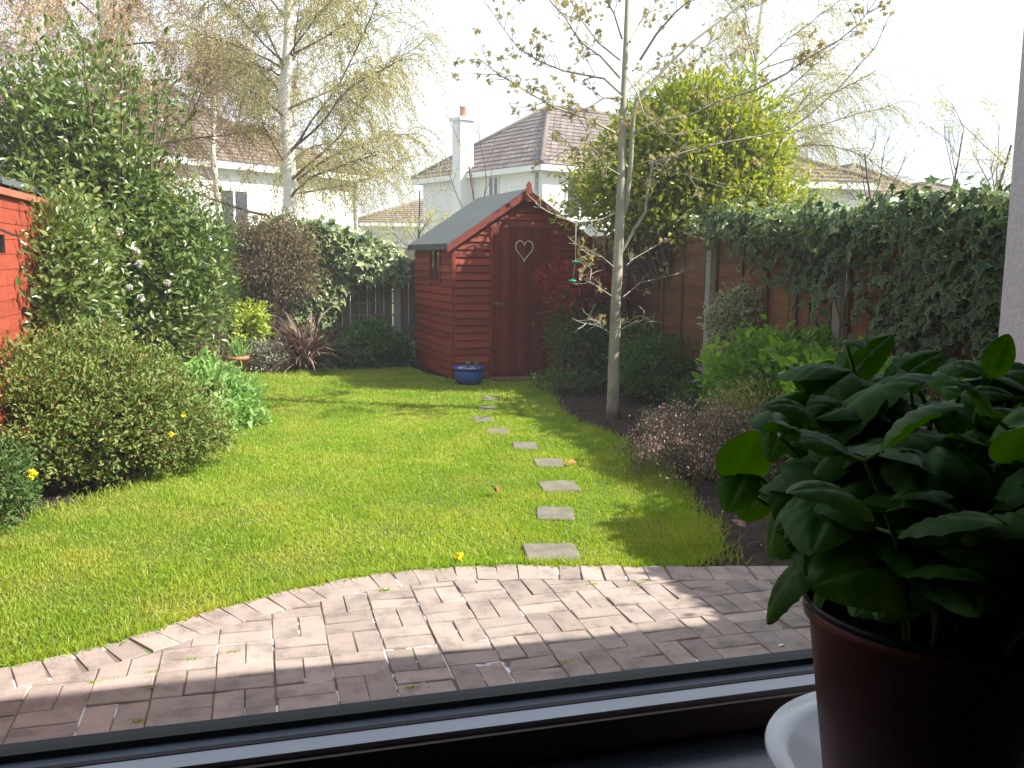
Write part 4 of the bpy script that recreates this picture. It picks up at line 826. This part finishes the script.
for pts,r0,dy in limbs:
    Q=trace(pts,8.2,8.2+dy); Q[1:-1]+=rg.normal(size=(len(Q)-2,3))*.012; br.tube(Q,np.linspace(r0*.75,.0035,len(Q)),6,0,.5,False)
    Ls=np.linalg.norm(np.diff(Q,axis=0),axis=1).sum()
    for j in range(int(4+Ls*10)):
        u=rg.uniform(.2,1)*(len(Q)-1); i=min(int(u),len(Q)-2); q=Q[i]+(Q[i+1]-Q[i])*(u-i); d=unit(unit(Q[i+1]-Q[i])*.8+rg.normal(size=3)*.6+[0,0,.35]); l=rg.uniform(.06,.38) if pts[0][1]<200 else rg.uniform(.05,.18)
        w=[q]
        for e in range(4): d=unit(d+rg.normal(size=3)*.22+[0,0,.06]); w.append(w[-1]+d*l/4)
        br.tube(w,np.linspace(.005,.0022,5),3,0,.5,False)
        if rg.rand()<(.85 if pts[0][1]<200 else .12):
            for _ in range(rg.randint(4,9)): LP.append(w[-1]+rg.normal(size=3)*.022); LD.append(unit(d*.5+rg.normal(size=3)*.7+[0,0,-.25]))
            if l>.2: 
                for _ in range(3): LP.append(w[2]+rg.normal(size=3)*.02); LD.append(unit(rg.normal(size=3)+[0,0,-.3]))
LP=np.array(LP); LD=np.array(LD); n=len(LP); s=rg.uniform(.5,1.15,n)*.056
br.build('branch',M['bark_tree'],t); lf.leaves(LP,LD,unit(rdir(rg,n)+[0,0,.6]),s,s,T_MAPLE,0,rg.rand(n)); lf.build('leaves',G['maple'],t)
# hanging string with green pieces
q1=onY(576,225,7.9); q2=onY(575.5,262,7.9); q3=onY(572.5,281,7.9); bt=thing('hanging_ornament','string with two small green plastic pieces hanging from the slender tree','ornament',q1)
m=MB(); m.tube([q1,q2,q3],.003,5); m.build('string',M['string'],bt)
for q in (q2,q3):
    m=MB(); m.lathe([(0,-.012),(.03,-.01),(.038,0),(.03,.01),(0,.014)],q,16); m.build('green_piece',M['green_plastic'],bt)
# ================================================================ BIRCHES and bare trees beyond
TRB=[([(289,182),(310,163),(336,142),(350,120),(362,102),(380,74),(391,60)],0.022,-1.0),([(290,108),(315,97),(341,86),(367,72),(396,60),(420,45)],0.025,.8),([(292,160),(310,147),(336,142),(380,143)],0.019,.5),([(291,55),(320,40),(345,25),(360,5)],0.022,-.8),([(283,160),(265,130),(256,100),(250,80)],0.019,.5),([(282,115),(262,98),(240,85)],0.019,-.6),([(283,65),(268,35),(250,0)],0.025,.5),([(293,60),(296,30),(300,0)],0.019,-.3),([(289,195),(330,188),(370,178),(410,160)],0.019,1.2)]
b=onY(288,150,16); birch('big birch with a bright white trunk, just right of the white long house',(b[0]-.05,16,0),8.2,(.15,.2),.155,121,26,G['birch'],3.4,27,50,z0=2.0,traced=TRB,group='birches behind the garden')
b=onY(99,60,17); birch('pale birch full of brownish catkins, rising behind the dark camellia',(b[0],17,0),8.6,(.1,.2),.16,122,30,G['birchb'],3.4,33,60,z0=2.2,group='birches behind the garden')
b=onY(215,60,21); birch('thin birch standing between the other two on the left',(b[0],21,0),9,(-.2,.2),.09,123,22,G['birchb'],3.0,18,40,z0=2.6,group='birches behind the garden')
b=onY(757,40,18); birch('birch with hanging twigs behind the yellow-green evergreen on the right',(b[0],18,0),8.5,(.2,.2),.13,124,26,G['birch'],3.2,19,40,z0=2.6,group='birches behind the garden')
# the traced low limbs of the big birch
def bare(name,label,px,py,Yd,H,seed,spec,r,mat,leafn,ll,group=None,lean=(0,0)):
    rng=rs(seed); b=onY(px,py,Yd); b[2]=0; t=thing(name,label,'tree',b,group); m=MB(); tips=[]; grow(m,rng,b,(lean[0],lean[1],1),H,r,0,spec,tips,8); m.build('trunk',M['bark_dark'],t)
    P=[];D=[]
    for pts,dirs in tips:
        k=rng.poisson(leafn); i=rng.randint(1,len(pts),k); P.append(pts[i]+rng.normal(size=(k,3))*.05); D.append(rdir(rng,k))
    P=np.concatenate(P);D=np.concatenate(D);n=len(P); l=MB(); s=ll*rng.uniform(.6,1.3,n); l.leaves(P,unit(D+[0,0,-.2]),rdir(rng,n),s,s*.6,T_SIMPLE,0,rng.rand(n)); l.build('crown',mat,t)
sp4=[dict(seg=8,jit=.07,n=9,a=.85,lr=.5,rr=.5,f0=.28,tap=.3),dict(seg=6,jit=.16,n=6,a=.7,lr=.55,rr=.6,f0=.2,g=.03),dict(seg=5,jit=.18,n=5,a=.7,lr=.55,rr=.6,f0=.15,g=.02),dict(seg=4,jit=.2)]
bare('bare_tree','nearly leafless tree with forking limbs, in the middle of the gap right of the evergreen',878,180,15,3.5,131,sp4,.05,G['far'],2.0,.035,'small trees beyond the right fence')
bare('bare_tree','thin upright tree with pale sparse leaves, left of the white wall',955,190,17,4.2,132,sp4,.05,G['far'],4,.035,'small trees beyond the right fence')
bare('bare_tree','leafier small tree closest to the white wall at the right',1000,190,14,3.6,133,sp4,.06,G['birch'],9,.045,'small trees beyond the right fence')
bare('bare_tree','low spreading leafless tree just right of the yellow-green evergreen',828,200,13.5,2.7,134,sp4,.04,G['far'],1.2,.03,'small trees beyond the right fence')
bare('bare_tree','bare stemmed tree in front of the house with the tall chimney',492,205,17,3.2,135,[dict(seg=6,jit=.1,n=7,a=.5,lr=.7,rr=.6,f0=.05,tap=.4),dict(seg=6,jit=.14,n=4,a=.5,lr=.5,rr=.6,f0=.3,g=.06),dict(seg=4,jit=.2)],.035,G['birch'],3,.03)
bare('bare_tree','small leafy sapling in front of the distant small house, left of the shed',418,225,19,2.9,136,sp4,.04,G['birch'],9,.04)
# ================================================================ small things on the lawn
rng=rs(141)
m=MB(); p=onz(459,563); blossom(m,(p[0],p[1],.03),.022,rng,40); m.build('dandelion',M['yellow'],label='single yellow dandelion flower in the lawn by the patio edge',cat='flower')
m=MB(); p=onz(568,467.5); m.leaves([(p[0],p[1],.035)],[(1,.3,.1)],[(0,-.4,1)],.075,.055,T_LEAF,0,.6); m.build('fallen_leaf',M['redleaf'],label='pinkish red leaf lying beside the fourth stepping stone',cat='leaf')
m=MB(); p=onz(496,498); m.leaves([(p[0],p[1],.035),(p[0]+.01,p[1],.04)],[(.3,1,.5),(-.5,.3,.6)],[(0,-1,.4),(1,0,.5)],.06,.045,T_LEAF,0,.3); m.build('fallen_leaf',M['redleaf'],label='curled orange-brown leaf standing in the middle of the lawn',cat='leaf')
m=MB()
for q in ((735,629),(772,646),(24,718),(388,732)):
    pass
p=onz(778,647); m.leaves([(p[0],p[1],.003)],[(1,.2,0)],[(0,0,1)],.04,.018,T_LEAF,0,.5); m.build('paper_scrap',M['ceramic'],label='tiny white scrap lying on the shaded paving near the pot',cat='litter')
m=MB(); p=onz(752,547,-.01); m.tube([p+[-.05,-.02,.005],p+[.0,.0,.02],p+[.07,.03,.01]],.004,5); m.build('stick',M['batten'],label='short pale stick lying on the dark soil left of the basil',cat='stick')

# ================================================================ BASIL on its plate
PC=np.array([.323,.366,0.0]); ZS=1.2115
pl=MB(); c=PC+[.020,.020,ZS]; pl.lathe([(0,.004),(.045,.004),(.05,.0),(.054,.0),(.052,.007),(.070,.014),(.0835,.020),(.085,.0215),(.084,.0235),(.070,.018),(.054,.011),(.046,.009),(.0,.0085)],c,64); pl.build('plate',M['ceramic'],label='white round saucer under the potted basil',cat='plate')
ZP=ZS+.0092; bt=thing('basil_pot','leafy green basil in a reddish plastic pot on the white saucer','potted plant',(PC[0],PC[1],ZP))
m=MB(); c=PC+[0,0,ZP]; m.lathe([(0,.001),(.044,.001),(.047,.003),(.0600,.100),(.0630,.102),(.0635,.108),(.062,.109),(.059,.104),(.0565,.09),(0,.09)],c,64); m.build('pot_body',M['terracotta'],bt)
m=MB(); m.lathe([(.0620,.1085),(.0640,.1088),(.0642,.1115),(.063,.1125),(.0617,.1115)],c,64); m.build('pot_rim',M['black'],bt)
m=MB(); m.lathe([(.0545,.097),(.03,.100),(.01,.098),(0,.099)],c,32); m.build('compost',M['potsoil'],bt)
rng=rs(151); lfm=MB(); stm=MB()
def bleaf(base_,tip,width,up,droop=.25,cup=.22,mb=None,tint=None):
    base_,tip=np.array(base_,float),np.array(tip,float); A=tip-base_; L_=np.linalg.norm(A); a=A/L_; up=np.array(up,float); up=unit(up-np.dot(up,a)*a); s=np.cross(a,up)
    nu,nv=27,15; us=np.linspace(0,1,nu); vs=np.linspace(-1,1,nv); V=[]; ph=rng.uniform(0,6,2); wob=rng.uniform(.012,.03)
    for u in us:
        w=width*.5*(math.sin(PI*min(1,u**.78))**.68 if u<1 else 0)+.0006
        for v in vs:
            blister=.026*abs(math.sin(PI*(5.5*u-1.8*abs(v))))**.7*math.sin(PI*u)*min(1,4*abs(v))
            crease=-.05*math.exp(-(v/.16)**2)*math.sin(PI*u)
            h=(droop*4*(u-u*u)*.5 - cup*(v*v)*w/L_*1.2 + crease+blister)*L_ + wob*L_*math.sin(7*u+ph[1]+(2 if v>0 else 0))*v*v
            V.append(base_+a*L_*(u)+s*w*v*(1-.12*abs(v)*cup)+up*h)
    i=np.arange(nu-1)[:,None]*nv; j=np.arange(nv-1)[None]; Fq=np.stack([(i+j).ravel(),(i+j+1).ravel(),(i+j+1+nv).ravel(),(i+j+nv).ravel()],1)
    (mb or lfm).add(np.array(V),Fq,0,rng.uniform(.1,.8) if tint is None else tint,True)
def bp_(px,py,d):  # point at distance d metres along a sight line through the plant
    r_=ray(px,py); return CAM+unit(r_)*d
TR=[ # base px, tip px, dist base, dist tip, width px, up vector, droop
((735,486),(757,430),.47,.46,52,(-.2,-1,.3),.12),((748,470),(727,513),.47,.46,40,(-.6,-.6,.3),.3),((760,492),(742,520),.48,.47,34,(-.5,-.8,.4),.2),
((790,470),(824,578),.43,.42,68,(-.2,-.9,.5),.3),((828,395),(790,372),.46,.46,34,(0,-.6,.8),.15),((832,398),(893,334),.46,.47,42,(-.5,-.5,.8),.3),((826,392),(830,360),.47,.47,40,(-.5,-.7,.4),.2),
((885,392),(944,352),.45,.46,36,(-.2,-.5,.9),.3),((912,378),(896,388),.45,.42,26,(0,-.8,.6),.2),((990,378),(1009,334),.44,.44,26,(-.4,-.9,.2),.1),((985,375),(938,368),.44,.45,38,(-.1,-.5,.9),.35),
((990,440),(1075,420),.40,.40,56,(0,-.4,.9),.4),((830,440),(780,400),.45,.44,50,(-.6,-.5,.7),.35),((800,392),(770,462),.45,.43,44,(-.7,-.5,.5),.35),((858,420),(935,428),.42,.43,40,(.0,-.4,.95),.45),((850,405),(810,430),.42,.40,50,(-.2,-.6,.8),.3),
((878,470),(800,482),.42,.41,52,(-.1,-.5,.9),.4),((880,455),(940,470),.41,.40,54,(0,-.6,.8),.4),((905,480),(990,500),.40,.39,56,(.1,-.6,.8),.4),((812,500),(780,560),.46,.45,52,(-.6,-.6,.5),.3),((830,520),(806,575),.46,.45,44,(-.5,-.7,.5),.3),
((840,480),(873,545),.41,.40,66,(.0,-.9,.5),.3),((930,470),(905,560),.40,.385,64,(-.1,-.9,.5),.35),((960,450),(1010,520),.40,.39,60,(.2,-.8,.6),.35),((845,340),(866,348),.46,.45,20,(0,-.6,.8),.2),((960,395),(1015,398),.42,.42,34,(0,-.4,.9),.3),
((975,430),(1000,490),.41,.40,50,(.1,-.9,.4),.3),((905,400),(870,440),.43,.41,48,(-.2,-.7,.7),.35),((935,400),(965,450),.43,.42,46,(.1,-.7,.7),.35)]
for b,t_,d0,d1_,wp,up,dr_ in TR:
    d0*=1.13; d1_*=1.13; B=bp_(*b,d0); T_=bp_(*t_,d1_); bleaf(B,T_,wp*d0/FOC,up,dr_)
    root=c+[rng.uniform(-.035,.035),rng.uniform(-.035,.035),.098]
    if b[1]<560:
        k=B*.5+root*.5+[0,0,.0]; k[:2]=root[:2]*.65+B[:2]*.35; stm.tube([root,root*.6+k*.4+[0,0,.002],k,B*.55+k*.45,B],[.0018,.0018,.0016,.0013,.001],6,0,rng.rand(),False)
# untraced bulk: stems with opposite leaf pairs
for i in range(44):
    a=rng.rand()*2*PI; rr=.045*math.sqrt(rng.rand()); root=c+[rr*math.cos(a),rr*math.sin(a),.098]
    out=rng.uniform(.0,.07); Ht=rng.uniform(.06,.135)*(1-.3*out/.08); top=root+[out*math.cos(a),out*math.sin(a),Ht]; cc_=ROT.T@(top-CAM)
    if 512-FOC*cc_[0]/cc_[2]<775 or 384+FOC*cc_[1]/cc_[2]<365: continue
    m1=root*.45+top*.55; m1[:2]=root[:2]*.7+top[:2]*.3
    Q=np.array([root,root*.5+m1*.5,m1,m1*.4+top*.6,top]); stm.tube(Q,[.0020,.0018,.0016,.0013,.001],6,0,rng.rand(),False)
    az=rng.rand()*PI
    for lev,u in enumerate((.25,.45,.62,.8,1.0)):
        if lev==0 and rng.rand()<.5: continue
        x=u*4; ii=min(int(x),3); q=Q[ii]+(Q[ii+1]-Q[ii])*(x-ii); az+=PI/2+rng.normal()*.2
        for sg in (0,PI):
            L_=rng.uniform(.034,.060)*(1.0 if u<1 else .7); el=rng.uniform(-.5,.35)+(.35 if u==1 else 0); d_=np.array([math.cos(az+sg)*math.cos(el),math.sin(az+sg)*math.cos(el),math.sin(el)]); q2=q+d_*.010
            tp2=q2+d_*L_; cc_=ROT.T@(tp2-CAM); ux=512-FOC*cc_[0]/cc_[2]; uy=384+FOC*cc_[1]/cc_[2]
            if ux<757 or uy<356 or uy>604 or (ux<800 and uy>540): continue
            bleaf(q2,q2+d_*L_,L_*rng.uniform(.66,.84),np.array([0,0,1.])+rng.normal(size=3)*.2+np.array([math.cos(az+sg),math.sin(az+sg),0])*.3,rng.uniform(.2,.45),.3)
            stm.tube([q,q2],[.001,.0008],5,0,.5,False)
for i in range(75):
    a=rng.rand()*2*PI; hh=rng.uniform(.015,.125); ro=rng.uniform(.035,.062)*(1.15-.35*hh/.125); q2=c+[ro*math.cos(a),ro*math.sin(a),.10+hh]
    az=a+rng.normal()*.5; el=rng.uniform(-1.1,.1); L_=rng.uniform(.036,.062); d_=np.array([math.cos(az)*math.cos(el),math.sin(az)*math.cos(el),math.sin(el)]); tp2=q2+d_*L_
    cc_=ROT.T@(tp2-CAM); ux=512-FOC*cc_[0]/cc_[2]; uy=384+FOC*cc_[1]/cc_[2]
    if ux<757 or uy<372 or uy>625: continue
    bleaf(q2,tp2,L_*rng.uniform(.68,.84),np.array([math.cos(az),math.sin(az),0])*.6+[0,0,.8]+rng.normal(size=3)*.15,rng.uniform(.2,.4),.35)
    stm.tube([c+[ro*.4*math.cos(a),ro*.4*math.sin(a),.09+hh*.5],q2],[.001,.0008],5,0,.5,False)
lfm.build('leaves',G['basil'],bt); stm.build('stem',G['basilstem'],bt)
# ================================================================ LIGHT, SKY, CAMERA
sd=unit(np.array([.95,-.47,1.0])); el=math.asin(sd[2]); az=math.atan2(sd[0],sd[1])
L=bpy.data.lights.new('sun','SUN'); L.energy=5.0; L.angle=R(.5); L.color=(1,.95,.87); lo=bpy.data.objects.new('sun',L); COL.objects.link(lo)
lo.rotation_euler=Vector([float(v) for v in sd]).to_track_quat('Z','Y').to_euler()
W=bpy.data.worlds.new('World'); SC.world=W; W.use_nodes=True; nt=W.node_tree; bg=nt.nodes['Background']
sky=nd(nt,'ShaderNodeTexSky',sky_type='NISHITA'); sky.sun_disc=False; sky.sun_elevation=el; sky.sun_rotation=az; sky.dust_density=2.5; sky.ozone_density=1.5
co=nd(nt,'ShaderNodeTexCoord').outputs['Generated']
fac=ramp(nt,noise(nt,co,1.6,5,.6,vec=(1,1,2.2)),.36,.62)
nt.links.new(mixc(nt,fac,sky.outputs[0],(5.6,6.0,6.7)),bg.inputs[0]); bg.inputs[1].default_value=.11
cd=bpy.data.cameras.new('camera'); co_=bpy.data.objects.new('camera',cd); COL.objects.link(co_); SC.camera=co_
cd.sensor_width=36; cd.lens=36*FOC/1024; cd.clip_start=.02; cd.clip_end=600
Mx=Matrix([[*ROT[0],0],[*ROT[1],0],[*ROT[2],0],[0,0,0,1]]); Mx.translation=Vector(CAM); co_.matrix_world=Mx
SC.view_settings.view_transform='Standard'; SC.view_settings.look='None'; SC.view_settings.exposure=1.25; SC.view_settings.gamma=1; SC.view_settings.use_curve_mapping=False
SC.render.engine='CYCLES'; cy=SC.cycles; cy.max_bounces=7; cy.diffuse_bounces=3; cy.glossy_bounces=3; cy.transmission_bounces=4; cy.transparent_max_bounces=12; cy.caustics_reflective=False; cy.caustics_refractive=False
cy.use_denoising=True; cy.sample_clamp_indirect=6; SC.render.use_persistent_data=False

hz=MB(); hz.bx(-153,153,-63,223,-1.2,16); hm_=bpy.data.materials.new('glare_haze_air'); hm_.use_nodes=True; nt=hm_.node_tree; nt.nodes.remove(nt.nodes['Principled BSDF'])  # thin volume added to imitate window glare washing out the background
pv=nd(nt,'ShaderNodeVolumePrincipled'); pv.inputs['Color'].default_value=(.95,.97,1,1); pv.inputs['Density'].default_value=.0030; nt.links.new(pv.outputs[0],nt.nodes['Material Output'].inputs['Volume'])
hz.build('glare_haze',hm_,kind='stuff')
